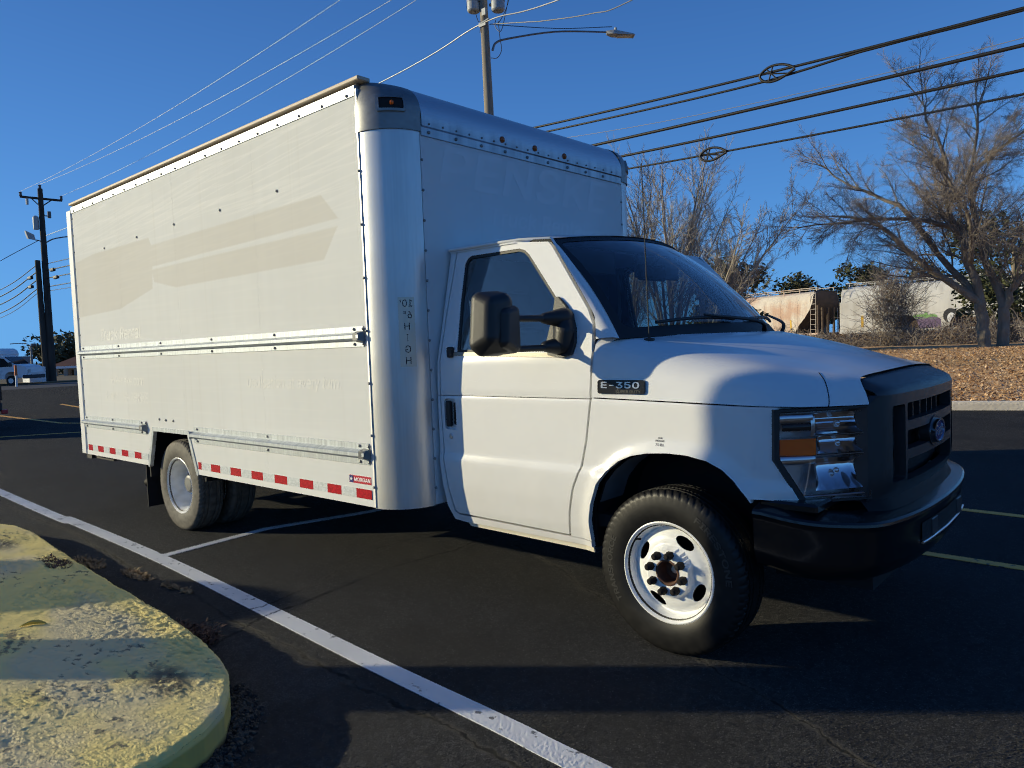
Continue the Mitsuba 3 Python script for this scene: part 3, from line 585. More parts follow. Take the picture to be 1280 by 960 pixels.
# A pillars
dl = np.array([(-0.752, 1.915), (-0.725, 1.885), (-0.458, 1.548), (-0.420, 1.478), (-0.404, 1.395)])
dl = spline(dl, 20); D = np.stack([dl[:, 0] + 0.006, -Ys(dl[:, 0], dl[:, 1]), dl[:, 1]], -1)
s_ = np.linspace(1, 0, 20)[:, None]
E_ = W[:, 0]; E_ = np.array([np.interp(s_[:, 0], np.linspace(0, 1, 13), E_[:, k]) for k in range(3)]).T + [0.004, 0, 0.004]
mid1, mid2 = D * 0.66 + E_ * 0.34 + [0.010, -0.012, 0.004], D * 0.33 + E_ * 0.67 + [0.012, -0.010, 0.006]
both(C + '__windshield_pillar', grid(np.array([D + [0, 0.025, 0], D, mid1, mid2, E_, E_ + [-0.02, 0.03, -0.015]])), 'white_paint', 40)
# roof
xs = np.linspace(0, 1, 10)
rows = []
for t in xs:
    row = []
    for j, s in enumerate(np.linspace(-1, 1, 31)):
        front = np.array([np.interp(s, yy, wt[:, k]) for k in range(3)]) + [0.0, 0, 0.006]
        yedge = 0.700 + 0.095 * min(1, t * 6)
        y = (0.70 if t == 0 else yedge + 0.01) * s
        z = 1.925 + 0.062 * (1 - abs(s) ** 3.2) * (0.62 + 0.38 * min(1, t * 2.2)) + (0.010 if t > 0 else 0.0) * min(1, t * 4)
        x = front[0] * (1 - t) + (-1.462) * t
        if t == 0: z = front[2] + 0.004
        row.append((x, y, z))
    rows.append(row)
rows = np.array(rows); sk = rows[:, [0]] + [0, -0.010, -0.022]; sk2 = rows[:, [-1]] + [0, 0.010, -0.022]
rf = grid(np.concatenate([sk, rows, sk2], 1))
if rf.face_normals[:, 2].mean() < 0: rf.invert()
put(C + '__cab_roof', rf, 'white_paint', 50)
both(C + '__drip_rail', tube([(-0.80, -0.728, 1.925), (-0.95, -0.80, 1.929), (-1.15, -0.815, 1.930), (-1.462, -0.818, 1.930)], 0.009, 8), 'white_paint', True)
put(C + '__cab_back', move(prism(sg.Polygon([(-0.90, 0.45), (0.90, 0.45), (0.92, 1.30), (0.78, 1.91), (-0.78, 1.91), (-0.92, 1.30)]), 0.01), lambda v: on_front(v) + [-1.462, 0, 0]), 'cabin_grey')
# cowl, wipers, antenna
cw = np.array([spline(hood_rear, 41), ])[0]
lo = np.array([np.interp(np.linspace(-1, 1, 41), yy, wb[:, k]) for k in range(3)]).T
cy = np.argsort(cw[:, 1]); cw = cw[cy]; keep = np.linspace(-0.90, 0.90, 41); cw = np.stack([np.interp(keep, cw[:, 1], cw[:, 0]), keep, np.interp(keep, cw[:, 1], cw[:, 2])], -1)
cm = grid(np.array([lo + [0.0, 0, 0.004], lo * 0.6 + cw * 0.4 + [0, 0, -0.012], lo * 0.25 + cw * 0.75 + [0, 0, -0.014], cw + [-0.002, 0, -0.004]]))
if cm.face_normals[:, 2].mean() < 0: cm.invert()
put(C + '__cowl', cm, 'black_plastic', 40)
lv = []
for y in np.arange(-0.74, 0.76, 0.022):
    a_ = np.array([np.interp(y, lo[:, 1], lo[:, k]) for k in range(3)]); b_ = np.array([np.interp(y, cw[:, 1], cw[:, k]) for k in range(3)])
    lv.append(tube([a_ * 0.62 + b_ * 0.38 + [0, 0, -0.008], a_ * 0.25 + b_ * 0.75 + [0, 0, -0.008]], 0.0035, 5))
put(C + '__cowl_louvres', cat_(lv), 'gloss_black', kind='stuff')
def wiper(y0, y1, ya):
    pw = lambda y, t, o: np.array([np.interp(y / 0.885, yy, W[int(t * 12)][:, k]) for k in range(3)]) + o * np.array([0.6, 0, 0.8])
    ys = np.linspace(y0, y1, 9)
    blade = tube([pw(y, 0.084, 0.018) + [0, 0, 0.012 * math.sin(i / 8 * math.pi)] for i, y in enumerate(ys)], 0.009, 6)
    arm = tube(spline([pw(ya, 0.0, 0.0) + [0.04, 0, 0.0], pw(ya * 0.8 + 0.2 * (y0 + y1) / 2, 0.0, 0.045) + [0.02, 0, 0.02], pw((y0 + y1) / 2, 0.084, 0.050)], 10), np.linspace(0.014, 0.006, 10), 6)
    return cat_([blade, arm])
put(C + '__wiper', wiper(-0.68, -0.12, 0.10), 'black_plastic', True); put(C + '__wiper', wiper(0.05, 0.62, 0.74), 'black_plastic', True)
an = C + '__antenna'
put(an, cat_([tube([(-0.205, -0.775, 1.385), (-0.218, -0.778, 2.19)], [0.0032, 0.0022], 8), tube([(-0.2045, -0.775, 1.372), (-0.2055, -0.775, 1.40)], [0.010, 0.006], 10)]), 'underbody')
put(C + '__antenna_base', lathe([(0.026, -0.006), (0.0265, 0.010), (0.022, 0.017), (0.0, 0.019)], 20, (-0.2045, -0.775, 1.372), 'z'), 'black_plastic', 30)

# ---- headlamps, grille, bumper
PC = spline([(.418, -.938), (.465, -.905), (.53, -.848), (.60, -.765), (.665, -.678), (.708, -.622)], 40); _s = np.r_[0, np.cumsum(np.hypot(*np.diff(PC, axis=0).T))]; _s /= _s[-1]
nrm = np.array([0.80, -0.60])
def hl(o): return lambda u, v: (np.interp(u, _s, PC[:, 0]) + o * nrm[0], np.interp(u, _s, PC[:, 1]) + o * nrm[1], v)
def hlx(x): return float(np.interp(x, PC[:, 0], _s))
outer = sg.Polygon([(0.055, 1.088), (0.05, 0.888), (hlx(.512), 0.716), (1.0, 0.712), (1.0, 1.090)])
lens = sg.Polygon([(0.105, 1.074), (0.095, 0.895), (hlx(.53), 0.728), (0.992, 0.723), (0.992, 1.080)]).buffer(-0.015, join_style=1).buffer(0.015, 4)
for s in (0, 1):
    fl = mirror if s else (lambda m: m)
    H = num(C + '__headlight', s)
    put(H, fl(sheet(outer.difference(lens), hl(0.0), 0.05, (-0.02, 0.015, 0))), 'black_plastic')
    put(H + '__housing', fl(cat_([sheet(outer, hl(-0.085), 0.1), *[grid(np.array([np.stack(hl(0.0)(b[:, 0], b[:, 1]), -1), np.stack(hl(-0.085)(b[:, 0], b[:, 1]), -1)])) for b in [np.array(lens.exterior.coords)]]])), 'lamp_chrome')
    put(H + '__lens', fl(sheet(lens.buffer(0.004), lambda u, v: hl(0)(u, v), 0.05)), 'glass_clear', True)
    def bowl(u0, u1, v0, v1, depth, ribs=0):
        n = 26; U, V = np.meshgrid(np.linspace(0, 1, n), np.linspace(0, 1, n))
        Uq = U
        d = -0.010 - depth * (1 - np.abs(2 * Uq - 1) ** 7.0) * np.where(V < 0.75, np.sin(math.pi / 2 * V / 0.75), np.cos(math.pi / 2 * (V - 0.75) / 0.25)) - (0.0022 * np.abs(np.sin(U * math.pi * ribs)) * np.clip(1 - V * 1.4, 0, 1) if ribs else 0.003 * np.abs(np.sin(V * 12)))
        x, y, z = hl(0)(u0 + (u1 - u0) * U, v0 + (v1 - v0) * V)
        m = grid(np.stack([x + d * nrm[0], y + d * nrm[1], z], -1)); return m
    put(H + '__reflector', fl(bowl(0.43, 0.965, 0.985, 1.068, 0.050, 0)), 'chrome', 25)
    put(H + '__reflector', fl(bowl(0.46, 0.965, 0.908, 0.975, 0.040, 5)), 'chrome', 25)
    put(H + '__reflector', fl(bowl(0.44, 0.965, 0.760, 0.890, 0.060, 5)), 'chrome', 25)
    for (u0, u1, v0, v1) in ((0.115, 0.42, 1.032, 1.068), (0.115, 0.44, 0.866, 0.902), (0.135, 0.42, 1.0, 1.03), (0.40, 0.44, 0.975, 1.06), (0.45, 0.97, 0.896, 0.904), (0.45, 0.97, 0.977, 0.983), (0.30, 0.98, 0.732, 0.744)):
        n = 8; tq = np.linspace(0, math.pi, n)
        uu = np.linspace(u0, u1, 6)
        P = np.array([[np.array(hl(-0.018 + 0.010 * math.sin(q))(u, v0 + (v1 - v0) * (1 - math.cos(q)) / 2)) for q in tq] for u in uu]).astype(float)
        put(H + '__trim_bar', fl(grid(P)), 'chrome_soft' if v0 != 1.0 else 'gloss_black', 30)
    put(H + '__side_reflector', fl(sheet(sg.Polygon([(0.112, 0.906), (0.445, 0.903), (0.445, 0.968), (0.114, 0.968)]), hl(-0.008), 0.03, (-0.012, 0.01, 0))), 'amber')
    for zc, uc in ((1.02, 0.72), (0.94, 0.72), (0.83, 0.70)):
        q = np.array(hl(-0.045)(uc, zc), float); b_ = trimesh.creation.uv_sphere(0.012, count=[8, 12]); b_.apply_translation(q); put(H + '__bulb', fl(b_), 'silver', True)
GF = np.array([(.64, .700), (.605, .735), (.56, .757), (.50, .772), (.40, .783), (.20, .796), (0, .800)])
def gx(y): return np.interp(np.abs(y), GF[::-1, 0], GF[::-1, 1])
def gr(o): return lambda u, v: (gx(u) + o - 0.10 * np.clip((0.80 - v) / 0.12, 0, 1) ** 2 * 0.4, u, v)
openings = [rrect(-.535, .765, -.415, 1.078, .015), rrect(.415, .765, .535, 1.078, .015)] + [rrect(-.392, a, .392, b, .012) for a, b in ((.755, .845), (.885, .965), (1.005, 1.080))]
face = sg.Polygon([(-.64, .70), (.64, .70), (.64, 1.085), (.612, 1.125), (-.612, 1.125), (-.64, 1.085)]).difference(unary_union(openings)).difference(affinity.scale(sg.Point(0, .925).buffer(1, 24), .105, .062))
gm = sheet(face, gr(0.0), 0.035, (-0.045, 0, 0))
GR = C + '__grille'
put(GR, gm, 'grille_plastic', 28)
nt = 12
tp = []
for y in np.linspace(-.612, .612, 41):
    e = hood_front[np.argmin(np.abs(hood_front[:, 1] - y))]; ex = np.interp(y, hood_front[::-1, 1] if hood_front[0, 1] > hood_front[-1, 1] else hood_front[:, 1], hood_front[::-1, 0] if hood_front[0, 1] > hood_front[-1, 1] else hood_front[:, 0]); ez = np.interp(y, hood_front[::-1, 1] if hood_front[0, 1] > hood_front[-1, 1] else hood_front[:, 1], hood_front[::-1, 2] if hood_front[0, 1] > hood_front[-1, 1] else hood_front[:, 2])
    f_ = np.array([gx(y), y, 1.125]); h_ = np.array([ex + 0.002, y, ez - 0.009]); g_ = np.array([ex - 0.03, y, ez - 0.022])
    mid = np.array([f_[0] - 0.012, y, 1.125 + (h_[2] - 1.125) * 0.42])
    tp.append(np.vstack([spline([f_, mid * 0.8 + (f_ + h_) * 0.1, h_], 8), g_[None]]))
tm = grid(np.array(tp)); 
if tm.face_normals[:, 2].mean() < 0: tm.invert()
put(GR + '__top_cap', tm, 'grille_plastic', 45)
sd = []
for z in np.linspace(.70, 1.09, 8): sd.append([(gx(.64), -.64, z), (gx(.64) - 0.05, -.628, z), (gx(.64) - 0.09, -.60, z)])
both(GR + '__side_flange', grid(np.array(sd)), 'grille_plastic', True)
put(GR + '__backing', sheet(sg.box(-.62, .72, .62, 1.10), gr(-0.075), 0.1), 'dark_void', True)
for a, b in ((.755, .845), (.885, .965), (1.005, 1.080)):
    for y in (-.30, -.19, -.08, .03, .14, .25):
        if b < 1.0: continue
        put(GR + '__slat', bx(gx(y) - 0.072, gx(y) - 0.040, y - 0.005, y + 0.005, a - 0.002, b + 0.002), 'grille_plastic')
ell = lambda a, b: affinity.scale(sg.Point(0, 0).buffer(1, 32), a, b)
bp = lambda m, o: move(m, lambda v: np.stack([0.800 + o + v[:, 2] - 0.2 * v[:, 0] ** 2, v[:, 0], 0.925 + v[:, 1]], 1))
put(GR + '__badge_rim_base', fix(bp(prism(ell(.112, .069), 0.040), -0.035)), 'grille_plastic', 30)
put(GR + '__badge', fix(bp(prism(ell(.096, .052), 0.014), 0.004)), 'badge_blue', 30)
put(GR + '__badge_ring', fix(bp(prism(ell(.098, .054).difference(ell(.088, .0455)), 0.019), 0.004)), 'chrome', 30)
sc_ = text('Ford', 0.048, 0.118, 0.002, False, 0.25); sc_ = move(sc_, lambda v: v - [0.068, 0.021, 0])
put(GR + '__badge_script', fix(bp(sc_, 0.0185)), 'silver')
# bumper
BP = spline([(.365, -.985), (.50, -.985), (.60, -.950), (.690, -.865), (.770, -.745), (.815, -.55), (.842, -.30), (.852, 0)], 30); BP = np.vstack([BP, BP[-2::-1] * [1, -1]])
prof = [(-0.11, .725), (-0.03, .704), (-0.010, .698), (-0.002, .690), (0.0, .680), (-0.004, .668), (-0.010, .655), (-0.012, .60), (-0.014, .535), (-0.022, .505), (-0.040, .475), (-0.075, .455), (-0.10, .46)]
def drop(x, y): return -0.060 * np.clip((x - .40) / .45, 0, 1)      # the bar hangs lower at the middle
tg = np.gradient(BP, axis=0); tg /= np.linalg.norm(tg, axis=1, keepdims=True); nb_ = np.stack([tg[:, 1], -tg[:, 0]], -1)
slot = lambda y, z: (-.36 < y < .36) and (.50 < z < .60)
Pb = np.array([[(x + o * n_[0], y + o * n_[1], z + drop(x, y)) for o, z in prof] for (x, y), n_ in zip(BP, nb_)])
bm = grid(Pb)
if ((bm.face_normals[:, 0] * (bm.triangles_center[:, 0] > 0.7)).sum()) < 0: bm.invert()
put(C + '__bumper', bm, 'gloss_black', 24)
sp = lambda o: (lambda u, v: (np.interp(np.abs(u), -BP[:30, 1], BP[:30, 0])[()] + o if False else np.interp(np.abs(u), (-BP[:30, 1])[::-1], BP[:30, 0][::-1]) + o, u, v))
put(C + '__bumper__air_slot', sheet(rrect(-.37, .500, .47, .578, .01), sp(-0.008), 0.06), 'dark_void', True)
put(C + '__bumper__slot_lip', tube([np.array(sp(-0.006)(np.array(y), np.array(.494)), float) for y in np.linspace(-.37, .47, 20)], 0.006, 8), 'chrome_soft', True)
for y in (-.20, .28): put(C + '__bumper__slot_post', bx(.80, .842, y - .05, y + .05, .49, .572, .004), 'grille_plastic')
put(C + '__bumper_step', cat_([bx(.37, .60, -.93, -.60, .69, .73, .01), bx(.37, .60, .60, .93, .69, .73, .01), bx(.50, .70, -.60, .60, .56, .69, .02)]), 'gloss_black')
sv = []
for y in np.linspace(-.66, .66, 31):
    xb = float(np.interp(abs(y), (-BP[:30, 1])[::-1], BP[:30, 0][::-1])); zb_ = 0.699 + float(drop(xb, 0)); xg = float(gx(min(abs(y), .64))) - 0.045
    sv.append([(xg, y, .735), (xg + 0.012, y, .715), (xg + 0.4 * (xb - xg), y, zb_ + 0.012), (xb - 0.030, y, zb_ + 0.004)])
put(C + '__bumper_shelf', grid(np.array(sv), flip=True), 'matt_black', 30)
put(C + '__front_valance', bx(.30, .70, -.60, .60, .33, .60), 'dark_void')

# ---- mirrors
for s in (0, 1):
    fl = mirror if s else (lambda m: m)
    K = num(C + '__mirror', s)
    sail = sg.Polygon([(-0.655, 1.62), (-0.60, 1.575), (-0.545, 1.52), (-0.515, 1.45), (-0.505, 1.38), (-0.520, 1.325), (-0.575, 1.312), (-0.66, 1.325), (-0.675, 1.40), (-0.662, 1.48), (-0.655, 1.56)]).buffer(-0.01).buffer(0.01)
    roots = [trimesh.convex.convex_hull(np.vstack([trimesh.creation.icosphere(2, r).vertices + c for r, c in ((0.050, (-0.580, -0.925, z)), (0.026, (-0.615, -1.03, z)))])) for z in (1.502, 1.368)]
    bulk = trimesh.convex.convex_hull(np.vstack([trimesh.creation.icosphere(2, 0.052).vertices + c for c in ((-0.590, -0.915, 1.50), (-0.590, -0.925, 1.37), (-0.565, -0.94, 1.435), (-0.575, -0.94, 1.375))]))
    put(K, fl(cat_([sheet(sail, side(0.022), 0.03, (0, 0.03, 0)), *roots, bulk])), 'black_plastic', 40)
    for z in (1.502, 1.362):
        put(K + '__arm', fl(tube([(-0.60, -1.0, z), (-0.66, -1.18, z), (-0.69, -1.26, z)], [0.017, 0.0145, 0.0145], 12)), 'black_plastic', True)
    hd = lambda pts: trimesh.convex.convex_hull(np.vstack([trimesh.creation.icosphere(3, r).vertices + np.array(c) for r, c in pts]))
    q_ = lambda pts: [(r * 1.0, (-0.712 + (x + 0.712) * 0.56, -1.283 + (y + 1.30) * 0.60, 1.485 + (z - 1.485) * 0.93)) for r, (x, y, z) in pts]
    head = hd(q_([(0.040, (-0.730, -1.235, 1.60)), (0.045, (-0.765, -1.375, 1.590)), (0.050, (-0.775, -1.39, 1.39)), (0.040, (-0.735, -1.235, 1.365)), (0.05, (-0.66, -1.255, 1.58)), (0.05, (-0.68, -1.36, 1.565)), (0.055, (-0.685, -1.37, 1.42)), (0.04, (-0.66, -1.25, 1.375)), (0.04, (-0.76, -1.38, 1.365))]))
    put(K + '__housing', fl(head), 'black_plastic', 40)
    front = hd(q_([(0.030, (-0.595, -1.195, 1.535)), (0.034, (-0.595, -1.29, 1.52)), (0.034, (-0.595, -1.30, 1.395)), (0.030, (-0.595, -1.195, 1.365)), (0.030, (-0.70, -1.19, 1.54)), (0.030, (-0.70, -1.19, 1.36))]))
    put(K + '__housing_front', fl(front), 'black_plastic', 40)
    put(K + '__glass', fl(bx(-0.796, -0.793, -1.345, -1.235, 1.37, 1.59)), 'chrome')

# ---- inside the cab
put(C + '__floor', bx(-1.45, -0.05, -0.88, 0.88, 0.50, 0.56), 'dark_void')
put(C + '__firewall', bx(-0.10, -0.06, -0.54, 0.54, 0.50, 1.33), 'dark_void')
dp = [(-0.62, 0.85), (-0.62, 1.10), (-0.58, 1.27), (-0.50, 1.335), (-0.30, 1.345), (-0.20, 1.345), (-0.20, 0.95)]
put(C + '__dashboard', fix(move(prism(sg.Polygon(dp), 1.60), lambda v: np.stack([v[:, 0], v[:, 2] - 0.80, v[:, 1]], 1))), 'cabin_grey', 30)
put(C + '__instrument_hood', rbox(-0.66, -0.40, 0.20, 0.60, 1.22, 1.385, 0.05), 'cabin_grey', 40)
for y in (-0.42, 0.42):
    sk_ = put(C + '__seat', rbox(-1.30, -0.78, y - 0.26, y + 0.26, 0.72, 0.92, 0.06), 'cloth_grey', 40)
    put(C + '__seat_back', rbox(-1.40, -1.26, y - 0.25, y + 0.25, 0.88, 1.48, 0.06), 'cloth_grey', 40)
    put(C + '__head_rest', rbox(-1.40, -1.29, y - 0.13, y + 0.13, 1.50, 1.70, 0.045), 'cloth_grey', 40)
wh = trimesh.creation.torus(0.195, 0.016, 40, 12); wh.apply_transform(trimesh.transformations.rotation_matrix(math.radians(-58), (0, 1, 0))); wh.apply_translation((-0.74, 0.40, 1.27))
put(C + '__steering_wheel', cat_([wh, cyl((-0.745, 0.40, 1.265), (-0.50, 0.40, 1.14), 0.035)]), 'cabin_grey', 40)
both(C + '__door_trim', sheet(sg.Polygon([(-1.42, 0.50), (-0.45, 0.50), (-0.45, 1.33), (-1.42, 1.35)]), lambda u, v: (u, 0 * u - 0.885, v), 0.5), 'cabin_grey')
both(C + '__pillar_trim', cat_([bx(-1.45, -1.37, -0.78, -0.74, 1.3, 1.90)]), 'cabin_grey')
put(C + '__headliner', bx(-1.45, -0.86, -0.76, 0.76, 1.90, 1.91), 'cabin_light')
put(C + '__rear_view_mirror', cat_([rbox(-0.66, -0.63, -0.14, 0.14, 1.72, 1.81, 0.012), cyl((-0.63, 0, 1.80), (-0.60, 0, 1.86), 0.012, 8)]), 'dark_void', 40)
both(C + '__sun_visor', bx(-0.84, -0.81, -0.62, -0.12, 1.76, 1.90, 0.008), 'cabin_grey')
put(C + '__cab_lining', move(prism(sg.Polygon([(-0.86, 0.52), (0.86, 0.52), (0.86, 1.30), (0.72, 1.89), (-0.72, 1.89), (-0.86, 1.30)]), 0.006), lambda v: on_front(v) + [-1.451, 0, 0]), 'cabin_grey')
# ================================================================ the ground
CRACKS = [[(-2.19, -2.10), (-2.14, -1.85), (-2.12, -1.71), (-2.19, -1.45), (-2.22, -1.28), (-2.40, -1.0), (-2.54, -0.71), (-2.53, -0.35), (-2.50, -0.04), (-2.56, 1.6)],
          [(-1.72, -2.36), (-1.88, -2.02), (-1.98, -1.72), (-2.03, -1.3), (-2.10, -0.9), (-2.06, -0.3), (-2.16, 0.6)],
          [(-1.90, 0.3), (-1.82, 0.01), (-1.5, -0.12), (-1.19, -0.26), (-0.95, -0.42), (-0.72, -0.51), (-0.35, -0.70), (0.0, -0.86), (0.30, -1.04), (0.495, -1.115), (0.645, -1.185), (0.812, -1.285), (0.92, -1.34), (1.3, -1.52)],
          [(-7.0, -1.72), (-5.0, -1.73), (-4.0, -1.80), (-3.3, -1.86), (-2.6, -1.85), (-2.1, -1.92), (-1.5, -1.93), (-0.9, -1.98), (-0.3, -1.99), (0.4, -2.06)],
          [(-24, 0.2), (-18, -0.4), (-13, -0.7), (-9.0, -1.2), (-7.4, -1.9)]]
def f_crack(x, y):
    d = mi.Float(9)
    wx, wy = x + 0.05 * (fbm(x * 8, y * 8, 1, 3) - 0.5) + 0.022 * (fbm(x * 48, y * 48, 1, 2) - 0.5), y + 0.05 * (fbm(x * 8, y * 8, 8, 3) - 0.5) + 0.022 * (fbm(x * 48, y * 48, 8, 2) - 0.5)
    for c in CRACKS:
        for (ax, ay), (bx_, by_) in zip(c[:-1], c[1:]):
            ex, ey = bx_ - ax, by_ - ay; L2 = ex * ex + ey * ey
            t = dr.clip(((wx - ax) * ex + (wy - ay) * ey) / L2, 0, 1)
            d = dr.minimum(d, dr.sqrt(dr.square(wx - ax - ex * t) + dr.square(wy - ay - ey * t)))
    return d
def f_asphalt(p, n, uv):
    a, b, r = voronoi(p.x * 150, p.y * 150)
    g = fbm(p.x * 0.7, p.y * 0.7, 0, 3); f = fbm(p.x * 5, p.y * 5, 3, 3)
    c = mix((0.026, 0.0255, 0.0255), (0.082, 0.080, 0.077), dr.clip(0.40 * g + 0.30 * f + 0.75 * (r - 0.5) + 0.5 * (fbm(p.x * 70, p.y * 70, 6, 2) - 0.5), 0, 1))
    worn = smoothstep(-1.93, -2.0, p.y + 0.05 * (fbm(p.x * 3, p.y * 3, 5, 2) - 0.5) - 0.03 * p.x) * smoothstep(0.3, -0.2, p.x) * smoothstep(-9, -7, p.x)
    k_ = dr.clip(0.75 * fbm(p.x * 30, p.y * 6, 2, 3) + 0.55 * (r - 0.5) + 0.1, 0, 1)
    c = mix(c, mix((0.045, 0.043, 0.040), (0.105, 0.101, 0.094), k_), 0.8 * worn)
    c = mix(c, (0.008, 0.008, 0.008), 0.75 * smoothstep(0.30, 0.6, a)); c = mix(c, (0.014, 0.013, 0.013), 0.55 * smoothstep(0.56, 0.70, fbm(p.x * 1.3, p.y * 1.3, 9, 4)))
    a3, b3, r3 = voronoi(p.x * 62, p.y * 62 + 3); c = c * (0.55 + 0.9 * r3) * (0.45 + 0.55 * smoothstep(0.0, 0.28, b3 - a3))
    c = mix(c, (0.22, 0.21, 0.20), 0.6 * smoothstep(0.94, 1.0, r) * smoothstep(0.5, 0.25, a))
    d = f_crack(p.x, p.y); w = 0.0038 + 0.016 * dr.square(dr.square(fbm(p.x * 22, p.y * 22, 4, 3))) * 3.0
    c = mix(c, (0.085, 0.078, 0.068), 0.75 * smoothstep(0.035, 0.01, d) * fbm(p.x * 40, p.y * 40, 0, 2))
    return mix(c, (0.006, 0.006, 0.006), smoothstep(w, w * 0.4, d))
def f_asphalt_b(p, n, uv):
    a, b, r = voronoi(p.x * 150, p.y * 150)
    d = f_crack(p.x, p.y)
    return smoothstep(0.55, 0.05, a) * (0.4 + 0.6 * r) + 1.5 * smoothstep(0.6, 0.1, voronoi(p.x * 62, p.y * 62 + 3)[0]) + 0.6 * fbm(p.x * 45, p.y * 45, 0, 2) - 4.0 * smoothstep(0.014, 0.002, d)
M('asphalt', bump({'type': 'principled', 'base_color': proc(f_asphalt), 'roughness': 0.62, 'specular': 0.42}, f_asphalt_b, 0.0060, 8e-4))
def wear(base, under, amt):
    def f(p, n, uv):
        k = smoothstep(0.66 - amt, 0.74 - amt, fbm(p.x * 26, p.y * 26, 2, 4)); d = f_crack(p.x, p.y)
        c = mix(base, tuple(0.8 * v for v in base), fbm(p.x * 4, p.y * 4, 1, 3))
        c = mix(c, under, dr.clip(k + smoothstep(0.010, 0.004, d), 0, 1))
        return c
    return f
M('line_white', bump({'type': 'principled', 'base_color': proc(wear((0.74, 0.74, 0.74), (0.16, 0.16, 0.16), -0.055)), 'roughness': 0.6}, f_asphalt_b, 0.0014, 8e-4))
M('line_yellow', P_(proc(wear((0.92, 0.44, 0.09), (0.10, 0.09, 0.08), -0.05)), 0.7))
M('road_asphalt', P_(proc(lambda p, n, uv: mix((0.055, 0.054, 0.054), (0.085, 0.083, 0.08), fbm(p.x * 0.8, p.y * 0.8, 0, 4))), 0.85))
def f_dirt(p, n, uv): return mix((0.20, 0.145, 0.085), (0.10, 0.085, 0.05), fbm(p.x * 0.6, p.y * 0.6, 0, 5))
M('dry_ground', P_(proc(f_dirt), 0.95))
KX = [-300, -40, -15, -6, -3, 0, 4, 12, 25, 60, 300]; KY = [10.2, 10.2, 9.6, 9.55, 10.0, 10.85, 12.1, 14.8, 18.6, 27, 60]
kerb_y = lambda x: np.interp(x, KX, KY)
put('ground', bx(-1500, 1500, -1500, 1500, -0.6, -0.5), 'dry_ground', kind='structure')
lot = sg.Polygon([(-46, -60), (60, -60), (60, 26.9)] + [(x, float(kerb_y(x))) for x in (25, 12, 4, 0, -3, -6, -15)] + [(-19, 9.6), (-20, 11), (-20, 40), (-46, 40)])
put('parking_lot', prism(lot, 0.5, lambda v: v - [0, 0, 0.5]), 'asphalt', kind='structure')
put('side_street', prism(sg.Polygon([(-56, -60), (-46, -60), (-46, 60), (-56, 60)]), 0.45, lambda v: v - [0, 0, 0.452]), 'road_asphalt', kind='structure')
put('far_verge', prism(sg.Polygon([(-140, -80), (-56.05, -80), (-56.05, 80), (-140, 80)]), 0.5, lambda v: v * [1, 1, 1] - [0, 0, 0.40]), 'dry_ground', kind='structure')
def strip(pts, w, z=0.004, n=30):
    ls = sg.LineString(pts).buffer(w / 2, cap_style=2); return prism(ls, 0.003, lambda v: v + [0, 0, z - 0.003])
wl = [(-30, -0.70), (-7.92, -1.53), (-5.6, -1.575), (-3.63, -1.635), (-2.07, -1.735), (-1.0, -1.81), (-0.21, -1.855), (0.15, -1.885), (1.5, -1.97), (6.0, -2.2)]
put('painted_line', strip(spline(wl, 60), 0.105), 'line_white', label='long white painted line running beside the yellow island', kind='structure')
put('painted_line', strip([(-3.672, -1.585), (-3.76, -0.75), (-3.54, 0.10), (-3.50, 4.6)], 0.078, 0.0038), 'line_white', label='short white stall line running under the truck', kind='structure')
for lb, pts in zip(('faded yellow stall line by the bumper, farther of the two', 'faded yellow stall line by the bumper, nearer of the two'), ([(-0.6, 2.72), (0.81, 2.635), (5.4, 2.36)], [(-0.9, 1.33), (0.40, 1.275), (0.98, 1.25), (5.4, 1.05)])):
    put('painted_line', strip(pts, 0.085), 'line_yellow', kind='structure', label=lb)
for pts in ([(-23, 1.95), (-17.3, 1.95), (-14, 3.2)], [(-15.2, 0.1), (-14.3, 1.6), (-13.0, 3.8)], [(-26, 4.6), (-17.5, 3.6)]):
    put('painted_line', strip(pts, 0.10), 'line_yellow', kind='structure', label='faded yellow stall line behind the truck')

# ---- yellow painted island
isl = sg.Polygon([(-9.0, -2.65), (-6.2, -2.40), (-5.55, -2.19), (-5.15, -2.09), (-4.75, -2.075), (-4.2, -2.12), (-3.45, -2.175), (-2.71, -2.215), (-2.1, -2.245), (-1.58, -2.295), (-1.36, -2.335), (-1.20, -2.385), (-1.06, -2.455), (-0.93, -2.545), (-0.84, -2.66), (-0.78, -2.80), (-0.745, -2.98), (-0.74, -3.3), (-0.78, -7.0), (-9.0, -7.0)])
IH = 0.125
def isl_z(x, y):
    p = np.stack([x, y, 0 * x], -1)
    d = shapely.distance(shapely.points(x, y), isl.exterior)
    w1 = meshkit.fbm(p * [9, 9, 1], 2, 31); a = 1 - np.abs(2 * meshkit.fbm(p * [30, 58, 1] + 1.5 * w1[..., None], 3, 3) - 1); a = a ** 2; b = meshkit.fbm(p * [5, 5, 1], 3, 9); c = meshkit.fbm(p * [1.1, 1.1, 1], 2, 5)
    rough = 0.0020 + 0.0068 * np.clip((meshkit.fbm(p * [2.1, 2.1, 1], 2, 21) - 0.36) * 3, 0.12, 1)
    near = np.exp(-((x + 2.2) ** 2 + (y + 2.6) ** 2) / 9)
    return IH + (a - 0.5) * rough * 2.0 + (b - 0.5) * 0.012 + (c - .5) * 0.02 - 0.016 * np.clip(1 - d / 0.018, 0, 1) ** 2
vis = isl.intersection(sg.box(-5.7, -3.6, -0.5, -1.9)); rest = isl.difference(vis)
tops = [sheet(vis, lambda u, v: (u, v, isl_z(u, v)), 0.0092), sheet(rest, lambda u, v: (u, v, isl_z(u, v)), 0.12)]
eb = np.array(isl.segmentize(0.012).exterior.coords)[::-1]
